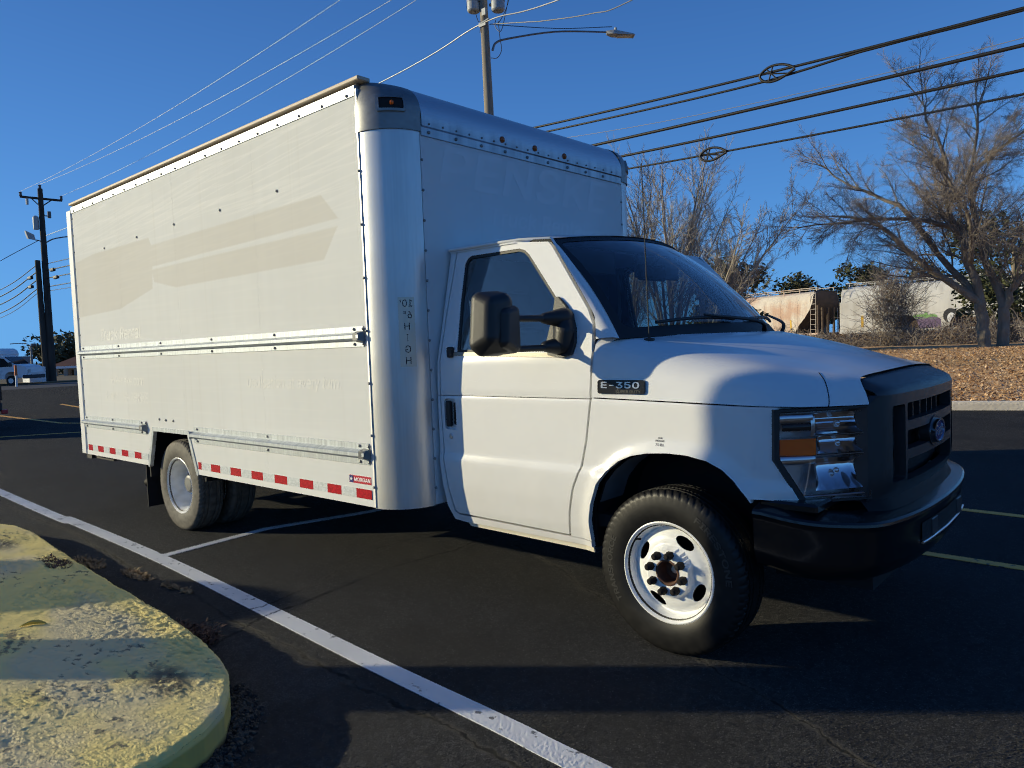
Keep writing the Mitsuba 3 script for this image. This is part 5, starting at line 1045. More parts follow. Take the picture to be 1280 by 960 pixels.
def hopper(key, label, origin, ang, L, mat, left_end, right_end, number=None):
    ca, sa = math.cos(ang), math.sin(ang)
    def w(v): v = np.asarray(v, float).reshape(-1, 3); return np.stack([origin[0] + v[:, 0] * ca - v[:, 1] * sa, origin[1] + v[:, 0] * sa + v[:, 1] * ca, origin[2] + v[:, 2]], -1)
    def add(k, m, b, sm=False, **kw): put(key + '__' + k, trimesh.Trimesh(w(m.vertices), m.faces, process=False), b, sm, **kw)
    tag(key, label, 'railway car', None)
    yb = lambda z: 1.22 + 0.36 * np.sqrt(np.clip(1 - ((z - 2.35) / 1.9) ** 2, 0, 1))
    zt, zb = 4.25, 1.12
    body = sg.Polygon([(0.55, zt), (0.55, 3.55), (0.75, 3.0), (1.25, 2.35), (1.9, 1.75), (2.35, zb), (L - 2.35, zb), (L - 1.9, 1.75), (L - 1.25, 2.35), (L - .75, 3.0), (L - .55, 3.55), (L - .55, zt)]) if left_end == 'slope' else sg.Polygon([(0.15, zt), (0.15, zb), (L - 2.35, zb), (L - 1.9, 1.75), (L - 1.25, 2.35), (L - .75, 3.0), (L - .55, 3.55), (L - .55, zt)])
    arches = [affinity.scale(sg.Point(x, zb - 0.02).buffer(1, 16), 0.80, 1.05) for x in (4.55, 8.0, 11.2)] if number else []
    body = body.difference(unary_union(arches)) if arches else body
    for s in (-1, 1): add('side', sheet(body, lambda u, v: (u, s * yb(v), v), 0.4, flip=(s > 0)), mat, 40)
    if arches: add('pocket', cat_([bx(2.6, L - 2.6, -1.0, 1.0, zb - 0.1, 2.0)]), 'car_dark')
    # roof, end plates and end slopes
    yy_ = np.linspace(-1, 1, 9); add('roof', grid(np.array([[(x, y * yb(zt), zt + 0.22 * (1 - y * y)) for y in yy_] for x in np.linspace(0.5, L - 0.5, 3)])), mat, True)
    for e, f in ((0, 1), (L, -1)):
        pr = [(0.56, zt + 0.2), (0.56, 3.55), (0.76, 3.0), (1.27, 2.35), (1.92, 1.75), (2.37, zb)]
        P = np.array([[(e + f * a, y * (yb(min(z, zt)) - 0.01), z) for y in np.linspace(-1, 1, 5)] for a, z in pr]); add('end_slope', grid(P, flip=f < 0), 'car_dark' if right_end == 'dark' and f < 0 else mat, 30)
        add('end_platform', bx(min(e, e + f * 2.4), max(e, e + f * 2.4), -1.45, 1.45, 0.98, 1.08), mat if mat == 'car_white' else 'car_dark')
        for y in (-1.42, -0.95, -0.32, 0.32, 0.95, 1.42): add('end_post', bx(e + f * 0.10 - 0.06, e + f * 0.10 + 0.06, y - 0.07, y + 0.07, 1.08, 3.1 if abs(y) < 1.2 else 3.3), mat if not (right_end == 'dark') else 'car_dark')
        for y in (-1.5, 1.5):
            for q in (0.25, 0.75): add('ladder_rail', cyl((e + f * q, y, 0.8), (e + f * q, y, 4.3), 0.025, 6), mat)
            for z in np.arange(1.0, 4.3, 0.40): add('ladder_rung', cyl((e + f * 0.25, y, z), (e + f * 0.75, y, z), 0.018, 5), mat)
        for ax in (1.15, 2.95):
            for y in (-0.75, 0.75): add('wheel', lathe([(0, -0.06), (0.40, -0.06), (0.43, 0.0), (0.40, 0.06), (0, 0.06)], 20, (e + f * ax, y, 0.42)), 'car_dark')
        add('truck_frame', bx(min(e + f * .8, e + f * 3.3), max(e + f * .8, e + f * 3.3), -0.98, -0.88, 0.38, 0.62), 'car_dark'); add('coupler', bx(min(e, e - f * .55), max(e, e - f * .55), -0.12, 0.12, 0.72, 0.95), 'car_dark')
    for s in (-1, 1): add('side_sill', bx(0, L, s * 1.50 - 0.05, s * 1.50 + 0.05, 0.98, 1.14), mat)
    for x in np.linspace(0.6, L - 0.6, 9):
        for s in (-1, 1): add('running_board_post', bx(x - 0.03, x + 0.03, s * 0.95 - 0.03, s * 0.95 + 0.03, zt, zt + 0.42), mat)
    for s in (-1, 1): add('running_board', bx(0.4, L - 0.4, s * 0.95 - 0.16, s * 0.95 + 0.16, zt + 0.42, zt + 0.46), mat)
    for x in np.linspace(2.0, L - 2.0, 7): add('side_seam', cat_([tube([(x, -yb(z) - 0.002, z) for z in np.linspace(zb + (1.0 if number else 0.1), zt, 8)], 0.016, 5)]), mat)
    def on(poly, b, k, o=0.012): add(k, sheet(poly, lambda u, v: (u, -(yb(v) + o), v), 0.2), b)
    for x in (1.55 if number else L - 2.75, L - 2.9 if number else 3.0): on(sg.box(x, 1.40, x + 0.17, 2.25), 'paint_yellow', 'yellow_stripe')
    if number:
        for s, x, z, wd in (('CCTX', 1.95, 2.48, 1.0), (number, 1.95, 1.98, 1.75)):
            m = text(s, 0.33, wd, 0.004, True); v = np.array(m.vertices); add('lettering', trimesh.Trimesh(np.stack([v[:, 0] + x, -(yb(v[:, 1] + z) + 0.012) - v[:, 2], v[:, 1] + z], 1), m.faces, process=False), 'graffiti_black', label='black lettering on the side of the white hopper car')
        r = np.random.default_rng(3)
        blob = lambda x, z, a, b: affinity.scale(sg.Point(x, z).buffer(1, 10), a, b)
        for po, b in ((unary_union([sg.box(5.0, 1.16, 6.7, 1.75), blob(5.4, 1.7, .5, .25), blob(6.2, 1.7, .5, .22)]), 'graffiti_purple'), (unary_union([blob(5.5, 1.98, .55, .16), blob(6.2, 1.95, .3, .16), blob(5.8, 2.1, .12, .14)]), 'graffiti_green'), (unary_union([blob(7.3, 1.95, .45, .5), blob(8.1, 1.9, .5, .55)]).difference(sg.box(6, 0, 9, 1.2)), 'graffiti_black'), (unary_union([blob(7.35, 1.8, .25, .35), blob(8.1, 1.8, .3, .4)]).difference(sg.box(6, 0, 9, 1.2)), 'graffiti_white')):
            on(po.difference(unary_union(arches)), b, 'graffiti', 0.016 if b != 'graffiti_white' else 0.024)
hopper('hopper_car', 'white hopper railway car with graffiti and a black number behind the bare tree', (-17.1, 55.7, 0.32), math.radians(1.0), 15.2, 'car_white', 'square', 'white', '303574')
hopper('hopper_car_001', 'rust stained beige hopper railway car with a dark sloping end', (-18.4 - 14.6 * math.cos(math.radians(-22)), 56.6 - 14.6 * math.sin(math.radians(-22)), 0.30), math.radians(-22), 14.6, 'car_rusty', 'slope', 'dark')
M('ballast', P_(proc(lambda p, n, uv: mix((0.20, 0.18, 0.16), (0.09, 0.08, 0.07), cell_rand(p.x * 9, p.y * 9))), 0.95)); M('rail_steel', P_((0.12, 0.08, 0.06), 0.5, metallic=0.6))
track = spline([(-60, 75), (-46, 67.5), (-32, 61.8), (-18.5, 56.5), (-12, 55.9), (-2, 56.0), (30, 56.5)], 40)
tn = np.gradient(track, axis=0); tn /= np.linalg.norm(tn, axis=1, keepdims=True); tn = np.stack([-tn[:, 1], tn[:, 0]], -1)
put('railway__ballast', grid(np.array([np.stack([track[:, 0] + o * tn[:, 0], track[:, 1] + o * tn[:, 1], 0 * track[:, 0] + z], -1) for o, z in ((-2.8, 0.02), (-1.5, 0.22), (1.5, 0.22), (2.8, 0.02))])), 'ballast')
for o in (-0.72, 0.72): put('railway__rail', tube(np.stack([track[:, 0] + o * tn[:, 0], track[:, 1] + o * tn[:, 1], 0 * track[:, 0] + 0.29], -1), 0.045, 6), 'rail_steel')
labels['railway'] = {'kind': 'structure'}

# ================================================================ utility poles and wires
def f_pole(p, n, uv): return mix((0.36, 0.31, 0.24), (0.17, 0.145, 0.115), dr.clip(fbm(p.x * 14, p.y * 14, p.z * 1.1, 4) * 1.2 - 0.1, 0, 1))
M('pole_wood', P_(proc(f_pole), 0.9)); M('dark_pole', P_(proc(lambda p, n, uv: mix((0.07, 0.06, 0.05), (0.03, 0.026, 0.022), fbm(p.x * 6, p.y * 6, p.z, 3))), 0.9))
M('steel_grey', P_((0.36, 0.38, 0.40), 0.5)); M('arm_grey', P_((0.20, 0.21, 0.22), 0.5, metallic=0.4)); M('insulator', P_((0.10, 0.09, 0.09), 0.3)); M('lamp_grey', P_((0.42, 0.42, 0.40), 0.5))
M('cable_black', P_((0.014, 0.013, 0.013), 0.5)); M('cable_pale', P_((0.62, 0.60, 0.56), 0.45, metallic=0.3)); M('cable_grey', P_((0.30, 0.29, 0.28), 0.5, metallic=0.3))
PX, PY = -15.70, 15.0
k = 'utility_pole'; tag(k, 'pale wooden utility pole with two transformers and a street lamp arm', 'utility pole')
put(k + '__pole', tube([(PX + 0.05, PY, 0.0), (PX, PY, 8), (PX - 0.08, PY, 12.6), (PX - 0.10, PY, 15.8)], [0.20, 0.165, 0.135, 0.12], 16), 'pole_wood', True)
for x, y, z in ((-16.10, 14.85, 12.66), (-15.22, 15.10, 12.48)):
    t = put(k + '__transformer', lathe([(0.0, 0.0), (0.18, 0.0), (0.215, 0.03), (0.225, 0.06), (0.225, 0.90), (0.235, 0.91), (0.235, 0.96), (0.18, 1.02), (0.0, 1.04)], 24, (x, y, z), 'z'), 'steel_grey', 35)
    put(k + '__transformer_band', cat_([lathe([(0.229, 0.30), (0.233, 0.30), (0.233, 0.36), (0.229, 0.36)], 24, (x, y, z), 'z'), bx(min(x, PX) + .1, max(x, PX) - .1, y - 0.03, y + 0.03, z + 0.28, z + 0.36)]), 'arm_grey')
    put(k + '__bushing', cat_([cyl((x, y, z + 1.0), (x, y, z + 1.35), 0.04, 8), *[lathe([(0.04, 0), (0.075, 0.02), (0.04, 0.04)], 10, (x, y, z + q), 'z') for q in (1.08, 1.16, 1.24)]]), 'insulator')
put(k + '__cutout_box', bx(-14.86, -14.64, 15.0, 15.2, 12.95, 13.4, 0.02), 'insulator')
put(k + '__crossarm', bx(PX - 0.16, PX - 0.04, PY - 1.2, PY + 1.2, 14.9, 15.02), 'pole_wood')
for y in (-1.1, 0.55, 1.1): put(k + '__insulator', lathe([(0.03, 0), (0.06, 0.05), (0.05, 0.10), (0.06, 0.14), (0.0, 0.2)], 10, (PX - 0.1, PY + y, 15.02), 'z'), 'insulator')
put(k + '__bracket', cat_([bx(PX - 0.18, PX + 0.12, PY - 0.17, PY - 0.13, 12.08, 12.22), cyl((PX - .2, PY - .14, 12.18), (PX + .3, PY - .18, 12.22), 0.03, 8), bx(PX + 0.0, PX + 0.16, PY - 0.2, PY - 0.14, 12.40, 12.62)]), 'steel_grey')
for pts in ([(-14.75, 15.1, 13.0), (-14.72, 15.05, 12.6), (-14.95, 15.0, 12.2), (-15.2, 15.0, 12.05), (-15.5, 14.95, 12.1)], [(-14.68, 15.1, 13.0), (-14.85, 15.05, 12.3), (-15.05, 15.0, 11.75), (-15.3, 15.0, 12.0), (-15.25, 15.0, 12.2)], [(-15.15, 15, 12.1), (-15.1, 15, 11.55), (-15.05, 15, 11.15), (-15.25, 15, 10.95), (-15.5, 14.95, 11.0)], [(-16.35, 14.85, 13.3), (-16.42, 14.85, 12.9), (-16.30, 14.85, 12.72), (-16.1, 14.85, 12.70)], [(-16.0, 14.8, 12.66), (-15.9, 14.82, 12.3), (-15.78, 14.84, 12.2), (-15.85, 14.84, 11.9)]):
    put(k + '__lead', tube(spline(pts, 16), 0.012, 6), 'cable_black')
L0, L1 = np.array([-15.55, 15.1, 11.30]), np.array([-12.75, 17.95, 11.84])
arm = spline([L0, L0 + [0.10, 0.10, 0.26], L0 + [0.45, 0.46, 0.40], L0 * 0.45 + L1 * 0.55 + [0, 0, 0.30], L1 + [0, 0, 0.02]], 20)
put(k + '__lamp_arm', tube(arm, np.linspace(0.040, 0.028, 20), 10), 'arm_grey', True)
d_ = (L1 - L0); d_[2] = 0; d_ /= np.linalg.norm(d_); s_ = np.array([-d_[1], d_[0], 0])
def along(m, o): v = np.array(m.vertices); return trimesh.Trimesh(o + v[:, :1] * d_ + v[:, 1:2] * s_ + v[:, 2:] * [0, 0, 1], m.faces, process=False)
put(k + '__lamp_head', along(trimesh.convex.convex_hull([(-0.1, -0.06, -0.05), (-0.1, 0.06, -0.05), (-0.1, -0.06, 0.05), (-0.1, 0.06, 0.05), (0.1, -0.17, -0.09), (0.1, 0.17, -0.09), (0.85, -0.16, -0.13), (0.85, 0.16, -0.13), (0.15, -0.10, 0.07), (0.15, 0.10, 0.07), (0.8, -0.12, -0.07), (0.8, 0.12, -0.07)]), L1), 'lamp_grey')
put(k + '__lamp_lens', along(bx(0.25, 0.75, -0.11, 0.11, -0.142, -0.134), L1), 'car_white'); put(k + '__photocell', along(lathe([(0.05, 0), (0.05, 0.10), (0.0, 0.13)], 10, (0.22, 0, 0.06), 'z'), L1), 'lamp_grey')
# the far pole with its crossarm, and the short one beside it
QX, QY = -57.85, 13.85
k = 'utility_pole_001'; tag(k, 'tall dark utility pole with a crossarm and a floodlight at the far left', 'utility pole')
put(k + '__pole', tube([(QX, QY, 0.0), (QX + 0.02, QY + 0.02, 7), (QX + 0.02, QY + 0.03, 13.6)], [0.25, 0.21, 0.16], 14), 'dark_pole', True)
put(k + '__crossarm', tube([(-58.2, 12.72, 12.98), (-57.45, 15.12, 12.86)], 0.085, 6), 'dark_pole')
for t in (0.02, 0.98): p = np.array([-58.2, 12.72, 12.98]) * (1 - t) + np.array([-57.45, 15.12, 12.86]) * t; put(k + '__insulator', lathe([(0.06, 0), (0.10, 0.1), (0.07, 0.2), (0.11, 0.28), (0.0, 0.36)], 10, p, 'z'), 'insulator')
put(k + '__insulator', lathe([(0.06, 0), (0.10, 0.1), (0.07, 0.2), (0.11, 0.28), (0.0, 0.36)], 10, (QX + 0.02, QY + 0.03, 13.55), 'z'), 'insulator')
put(k + '__insulator', cyl((-58.05, 13.1, 12.9), (-58.05, 13.1, 12.45), 0.09, 8), 'lamp_grey')
for a, b in (((-58.03, 13.35, 12.93), (-57.86, 13.80, 12.4)), ((-57.62, 14.55, 12.9), (-57.80, 13.95, 12.4))): put(k + '__brace', cyl(a, b, 0.04, 6), 'dark_pole')
put(k + '__transformer', lathe([(0.0, 0), (0.17, 0.0), (0.19, 0.05), (0.19, 0.85), (0.1, 0.95), (0.0, 0.97)], 16, (-57.95, 13.52, 10.75), 'z'), 'lamp_grey', 35)
put(k + '__arrester', cat_([cyl((-57.8, 14.0, 11.75), (-57.72, 14.32, 11.72), 0.04, 6), cyl((-57.72, 14.32, 11.6), (-57.72, 14.32, 12.05), 0.12, 8)]), 'insulator')
put(k + '__floodlight', trimesh.convex.convex_hull([(-58.15, 12.95, 10.1), (-58.0, 13.45, 10.0), (-58.4, 12.9, 10.6), (-58.1, 13.4, 10.4), (-57.95, 13.0, 10.05), (-57.9, 13.4, 10.0), (-58.05, 12.85, 10.65)]), 'lamp_grey'); put(k + '__floodlight_arm', tube(spline([(-58.0, 13.4, 10.02), (-57.92, 13.65, 9.98), (-57.85, 13.8, 9.8)], 8), 0.04, 6), 'arm_grey')
put(k + '__lamp_arm', tube(spline([(-57.8, 14.0, 9.85), (-57.6, 14.5, 10.15), (-57.3, 15.6, 10.4), (-57.0, 16.8, 10.6)], 12), 0.045, 6), 'arm_grey')
k = 'utility_pole_002'; tag(k, 'short dark pole standing against the left side of the tall pole', 'utility pole')
put(k + '__pole', tube([(-57.93, 13.50, 0.0), (-57.95, 13.45, 8.6)], [0.22, 0.17], 12), 'dark_pole', True)
def wire(label, pts, r, mat, n=40, group=None, twist=None):
    P = spline(pts, n) if len(pts) > 2 else np.linspace(pts[0], pts[1], n)
    i = sum(q.startswith('overhead_wire') for q in scene)
    put(num('overhead_wire', i), tube(P, r, 6), mat, True, label=label, cat='wire', group=group)
def parab(xa, za, xb, zb, x0, y, xs):
    """A hanging wire along y, lowest at x0, through two points."""
    kk = (za - zb) / ((xa - x0) ** 2 - (xb - x0) ** 2); return [(x, y, zb + kk * ((x - x0) ** 2 - (xb - x0) ** 2)) for x in xs]
XS = np.linspace(PX, 26, 22)
def twin(pts, o): return [(x, y, z + o) for x, y, z in pts]
A = parab(-13.37, 8.31, -0.72, 7.87, 5, PY, XS)
wire('black cable bundle, upper of the two strands in the topmost bundle', A, 0.034, 'cable_black'); 
wire('dark lashed strand just under the topmost black bundle', [(x, PY + 0.02, z - 0.20 + 0.24 * np.clip((x + 6.0) / 1.5, 0, 1) * 0.70) for x, _, z in A], 0.030, 'cable_black')
wire('thin pale wire between the topmost and the next thick cable', parab(-12.75, 7.85, -0.72, 7.37, -2.5, PY + .3, XS), 0.008, 'cable_grey')
wire('second thick black cable from the top at the right', parab(-11.25, 7.30, -0.72, 7.13, 5, PY, XS), 0.042, 'cable_black')
wire('third thick dark cable from the top at the right', parab(-10.29, 6.78, -0.72, 6.63, 5, PY, XS), 0.036, 'cable_black')
E5 = parab(-10.11, 6.38, -0.72, 6.14, 5, PY, XS)
wire('lowest dark cable crossing before the bare trees', E5, 0.027, 'cable_black')
def snowshoe(key, label, x0, x1, z0, z1, h):
    """A flat teardrop frame that stores spare cable on the strand."""
    c = np.array([(x0 + x1) / 2, PY - 0.04, (z0 + z1) / 2]); d = np.array([x1 - x0, 0, z1 - z0]); L = np.linalg.norm(d) / 2; d /= 2 * L; u = np.array([-d[2], 0, d[0]])
    P = [c + d * L * a + u * h * b for a, b in [(1.15, 0.05), (0.7, 0.42), (0.2, 0.62), (-0.35, 0.62), (-0.8, 0.35), (-1.0, 0.0), (-0.8, -0.4), (-0.4, -0.62), (0.1, -0.6), (0.6, -0.38), (1.15, -0.05)]]
    tag(key, label, 'cable bracket'); put(key + '__frame', tube(spline(P, 40), 0.032, 7), 'cable_black', True)
    put(key + '__spoke', cyl(c - d * L * 0.2 + u * h * 0.6, c - d * L * 0.45 - u * h * .6, 0.018, 6), 'cable_black'); put(key + '__spoke', cyl(c - d * L * 0.9 + u * h * .2, c + d * L * 0.7 - u * h * 0.25, 0.018, 6), 'cable_black'); put(key + '__spoke', cyl(c - d * L * 0.6 + u * h * .5, c + d * L * .1 - u * h * .55, 0.018, 6), 'cable_black')
zi = lambda W_, x: float(np.interp(x, [q[0] for q in W_], [q[2] for q in W_]))
snowshoe('cable_bracket', 'black teardrop cable bracket on the topmost cable bundle', -6.28, -5.45, zi(A, -6.28) - 0.06, zi(A, -5.45) - .06, 0.30)
snowshoe('cable_bracket_001', 'black teardrop cable bracket on the lowest cable', -7.98, -7.28, zi(E5, -7.98) - .02, zi(E5, -7.28) - .02, 0.26)
pr = [((-58.2, 12.72, 13.30), (PX - .1, PY - 1.1, 15.2), 'topmost of the three thin pale wires running to the far pole'), ((QX + .02, QY + .03, 13.9), (PX - .1, PY + .55, 15.2), 'middle of the three thin pale wires running to the far pole'), ((-57.45, 15.12, 13.2), (PX - .1, PY + 1.1, 15.2), 'lowest of the three thin pale wires running to the far pole')]
for a, b, l in pr:
    a, b = np.array(a), np.array(b); wire(l, [a * (1 - t) + b * t - np.array([0, 0, 4 * 0.55 * t * (1 - t)]) for t in np.linspace(0, 1, 12)], 0.009, 'cable_pale', 60)
wire('bright pale wire tied to the pole below its transformers', [(QX + 0.1, QY + .1, 10.3), (-40, 14.5, 10.6), (-21.0, 15, 11.75), (PX, PY - .15, 12.17), (-12.41, 15.0, 11.95), (0, 15, 11.6), (26, 15, 11.9)], 0.020, 'cable_pale', 80)
wire('twisted grey service wire sagging right of the pole', [(-15.5, 15, 12.12), (-14.0, 15.0, 11.72), (-13.23, 15, 11.52), (-11.39, 15, 11.16), (-9.92, 15, 11.10), (-4, 15, 11.8)], 0.016, 'cable_grey', 40)
wire('dark wire running just above the lamp arm', [(-15.3, 15.05, 12.05), (-13.9, 16.6, 11.95), (-12.6, 17.9, 11.98)], 0.012, 'cable_black', 20)
for i, (z, r, l) in enumerate([(8.35, 0.022, 'upper'), (7.9, 0.030, 'second'), (7.35, 0.030, 'third'), (6.75, 0.026, 'fourth'), (6.45, 0.016, 'lowest')]):
    zc = (8.35, 8.05, 7.4, 6.95, 6.55)[i]
    wire(f'dark cable leaving the far pole to the left, {l} of five', [(-57.95, 13.5, z), (-66, 13.1, z - 1.2 - 0.05 * i), (-85, 12.0, z - 2.6)], r * 1.3, 'cable_black', 30)
    wire(f'dark cable between the two far poles, {l} of five', [(-57.8, 13.9, z), (-47, 14.2, z - 0.15), (-30, 14.7, (z + zc) / 2 - 0.3), (PX, PY, zc)], r * 1.2, 'cable_black', 50)
wire('dark guy wire slanting down to the left from the tall far pole', [(-57.9, 13.6, 10.0), (-59.5, 11.6, 8.6), (-62.5, 8.2, 6.0)], 0.022, 'cable_black', 20)
for x, y, z, l in ((-59.6, 13.4, 7.55, 'upper one left of'), (-59.6, 13.4, 6.9, 'lower one left of'), (-56.6, 13.95, 7.87, 'upper one right of'), (-56.0, 13.95, 7.30, 'lower one right of')): put('splice_case', rbox(x - .35, x + .35, y - .10, y + .10, z - .14, z + .08, .05), 'cable_black', 40, label=f'black splice case hanging on a cable, {l} the far pole', cat='splice case', group='splice cases on the far cables')

# ================================================================ across the street, at the left
M('bus_white', P_((0.72, 0.73, 0.75), 0.35, clearcoat=0.5)); M('bus_glass', P_((0.02, 0.025, 0.03), 0.08)); M('roof_brown', P_(proc(lambda p, n, uv: mix((0.22, 0.10, 0.065), (0.13, 0.06, 0.045), fbm(p.x, p.y, p.z * 4, 3))), 0.9)); M('wall_tan', P_((0.36, 0.31, 0.25), 0.9)); M('orange', P_((0.60, 0.13, 0.03), 0.6)); M('tail_red', P_((0.45, 0.01, 0.015), 0.2, clearcoat=1.0)); M('dark_paint', P_((0.02, 0.022, 0.027), 0.25, clearcoat=1.0))
hx, hy = math.cos(math.radians(42)), math.sin(math.radians(42))
B0 = np.array([-54.0, 11.2, 0.0])
def bus(m): v = np.array(m.vertices); return trimesh.Trimesh(B0 + 0.85 * np.stack([v[:, 0] * hx - v[:, 1] * hy, v[:, 0] * hy + v[:, 1] * hx, v[:, 2] + 0.1], 1), m.faces, process=False)
K = 'shuttle_bus'; tag(K, 'white shuttle bus parked across the street at the left edge', 'bus')
put(K + '__body', bus(fix(move(prism(sg.Polygon([(-8.0, 0.45), (-2.15, 0.45), (-2.15, 1.5), (-1.95, 2.35), (-2.05, 2.62), (-2.3, 2.78), (-8.0, 2.80)]), 2.3), lambda v: np.stack([v[:, 0], v[:, 2], v[:, 1]], 1)))), 'bus_white')
put(K + '__cab', bus(fix(move(prism(sg.Polygon([(-2.2, 0.42), (-1.75, 0.42), (-1.72, 0.75), (-1.45, 0.95), (-1.05, 0.95), (-0.75, 0.72), (-0.7, 0.50), (-0.05, 0.50), (0.0, 0.85), (-0.06, 1.25), (-0.25, 1.38), (-0.95, 1.50), (-1.75, 2.10), (-2.2, 2.2)]), 2.0), lambda v: np.stack([v[:, 0], v[:, 2] + 0.15, v[:, 1]], 1)))), 'bus_white')
put(K + '__windshield', bus(trimesh.convex.convex_hull([(-1.0, 0.25, 1.52), (-1.0, 2.05, 1.52), (-1.72, 0.25, 2.10), (-1.72, 2.05, 2.10), (-0.98, 0.25, 1.55), (-0.98, 2.05, 1.55), (-1.70, 0.25, 2.13), (-1.70, 2.05, 2.13)])), 'bus_glass')
put(K + '__cab_window', bus(fix(move(prism(sg.Polygon([(-2.12, 1.35), (-1.15, 1.35), (-1.72, 1.98), (-2.12, 2.05)]), 0.02), lambda v: np.stack([v[:, 0], v[:, 2] + 0.135, v[:, 1]], 1)))), 'bus_glass')
put(K + '__door', bus(bx(-3.15, -2.35, -0.03, 0.0, 0.5, 2.5)), 'steel_grey'); 
for a, b in ((-3.08, -2.78), (-2.72, -2.42)): put(K + '__door__pane', bus(bx(a, b, -0.045, -0.03, 0.75, 2.40)), 'bus_glass')
for a in (-7.6, -6.5, -5.4, -4.3): put(K + '__window', bus(bx(a, a + 0.95, -0.015, 0.0, 1.45, 2.35)), 'bus_glass')
for x in (-1.25, -6.0):
    put(K + '__wheel__tyre', bus(lathe([(0.20, 0.0), (0.36, 0.0), (0.38, 0.05), (0.38, 0.2), (0.20, 0.22)], 24, (x, 0.08, 0.28))), 'tyre_rubber', 30); put(K + '__wheel__rim', bus(lathe([(0.0, 0.02), (0.20, 0.03), (0.21, 0.0)], 20, (x, 0.08, 0.28))), 'rim_white')
put(K + '__bumper', bus(bx(-0.35, 0.10, 0.1, 2.2, 0.40, 0.68, 0.03)), 'cabin_grey'); put(K + '__mirror', bus(rbox(-1.15, -1.0, -0.25, 0.0, 1.35, 1.7, 0.05)), 'black_plastic'); put(K + '__headlight', bus(bx(-0.10, 0.012, 0.25, 0.55, 0.85, 1.1)), 'lamp_grey')
M('silver_lamp', P_((0.3, 0.3, 0.3), 0.4))
put('marker_post', cat_([bx(-50.85, -50.75, 9.75, 9.85, 0, 1.1)]), 'bus_white', label='white marker post with an orange top before the bus', cat='post'); put('marker_post__orange_top', bx(-50.86, -50.74, 9.74, 9.86, 0.70, 1.32), 'orange')
put('utility_box', bx(-58.6, -57.0, 12.2, 13.2, 0.0, 1.15, 0.03), 'bus_white', label='white utility box at the foot of the far pole', cat='utility box')
K = 'street_lamp'; tag(K, 'thin street lamp with a curved arm behind the shuttle bus', 'street lamp')
put(K + '__pole', tube([(-75.5, 17.5, -0.5), (-75.5, 17.5, 3.0)], [0.13, 0.09], 8), 'arm_grey'); put(K + '__arm', tube(spline([(-75.5, 17.5, 2.95), (-75.7, 17.2, 3.2), (-76.2, 16.6, 3.25), (-76.6, 16.2, 3.22)], 10), 0.04, 6), 'arm_grey'); put(K + '__lamp_head', rbox(-75.6, -75.2, 17.5, 17.9, 2.95, 3.2, 0.07), 'insulator')
K = 'brown_roof_building'; tag(K, 'low tan building with a brown hip roof behind the far poles', 'building')
def bld(m): v = np.array(m.vertices); a = math.radians(48); return trimesh.Trimesh(np.array([-78.5, 19.8, -1.1]) + np.stack([v[:, 0] * math.cos(a) - v[:, 1] * math.sin(a), v[:, 0] * math.sin(a) + v[:, 1] * math.cos(a), v[:, 2]], 1), m.faces, process=False)
put(K + '__wall', bld(bx(0.8, 14, 1.2, 9, 0, 2.1)), 'wall_tan'); put(K + '__roof', bld(trimesh.convex.convex_hull([(-0.2, 0, 2.1), (15, 0, 2.1), (-0.2, 10, 2.1), (15, 10, 2.1), (4.5, 5, 4.6), (10.5, 5, 4.6)])), 'roof_brown'); put(K + '__fascia', bld(bx(-0.25, 15.05, -0.05, 0.0, 1.9, 2.12)), 'bus_white')
for x in np.arange(0.2, 14.5, 0.95): put(K + '__column', bld(bx(x, x + 0.35, 0.1, 0.4, 0, 1.9)), 'wall_tan')
for x in np.arange(1.4, 13, 1.6): put(K + '__window', bld(bx(x, x + 0.8, 1.15, 1.2, 0.6, 1.7)), 'bus_glass')
bushy('far_tree_010', 'rounded dark tree far behind the tall pole at the left', (-96, 27, -1), 5.6, 8.5, 2600, 0.30, 91, 'olive_leaf'); bushy('far_tree_011', 'low bare looking tree beside the rounded dark one', (-94, 24, -1), 5.0, 6, 1700, 0.28, 92, 'olive_leaf')
put('far_shed', bx(-96, -90, 14.5, 21.5, -0.5, 2.2), 'arm_grey', label='low grey shed beyond the shuttle bus', cat='shed')
# dark pickup, only its tail in view
K = 'dark_pickup'; tag(K, 'dark pickup truck at the left edge with only its tail in view', 'pickup truck')
def pk(m): v = np.array(m.vertices); return trimesh.Trimesh(v + [-16.30, 0.58, 0], m.faces, process=False)
put(K + '__bed', pk(bx(-2.0, 0.0, -1.85, 0.0, 0.50, 1.12, 0.05)), 'dark_paint'); put(K + '__cab', pk(fix(move(prism(sg.Polygon([(-5.3, 0.5), (-2.02, 0.5), (-2.02, 1.12), (-2.25, 1.75), (-3.4, 1.78), (-4.1, 1.15), (-5.25, 1.0)]), 1.85), lambda v: np.stack([v[:, 0], v[:, 2] - 1.85, v[:, 1]], 1)))), 'dark_paint')
put(K + '__rear_window', pk(trimesh.convex.convex_hull([(-2.055, -1.65, 1.22), (-2.055, -0.20, 1.22), (-2.235, -1.60, 1.70), (-2.235, -0.25, 1.70), (-2.04, -1.65, 1.22), (-2.04, -0.20, 1.22), (-2.215, -1.60, 1.70), (-2.215, -0.25, 1.70)])), 'bus_glass')
for y in (-1.856, 0.003): put(K + '__side_window', pk(fix(move(prism(sg.Polygon([(-2.35, 1.18), (-3.98, 1.18), (-3.40, 1.70), (-2.45, 1.69)]), 0.006), lambda v: np.stack([v[:, 0], v[:, 2] + y - 0.003, v[:, 1]], 1)))), 'bus_glass')
put(K + '__tailgate', pk(bx(0.0, 0.012, -1.70, -0.16, 0.66, 1.08, 0.004)), 'dark_paint')
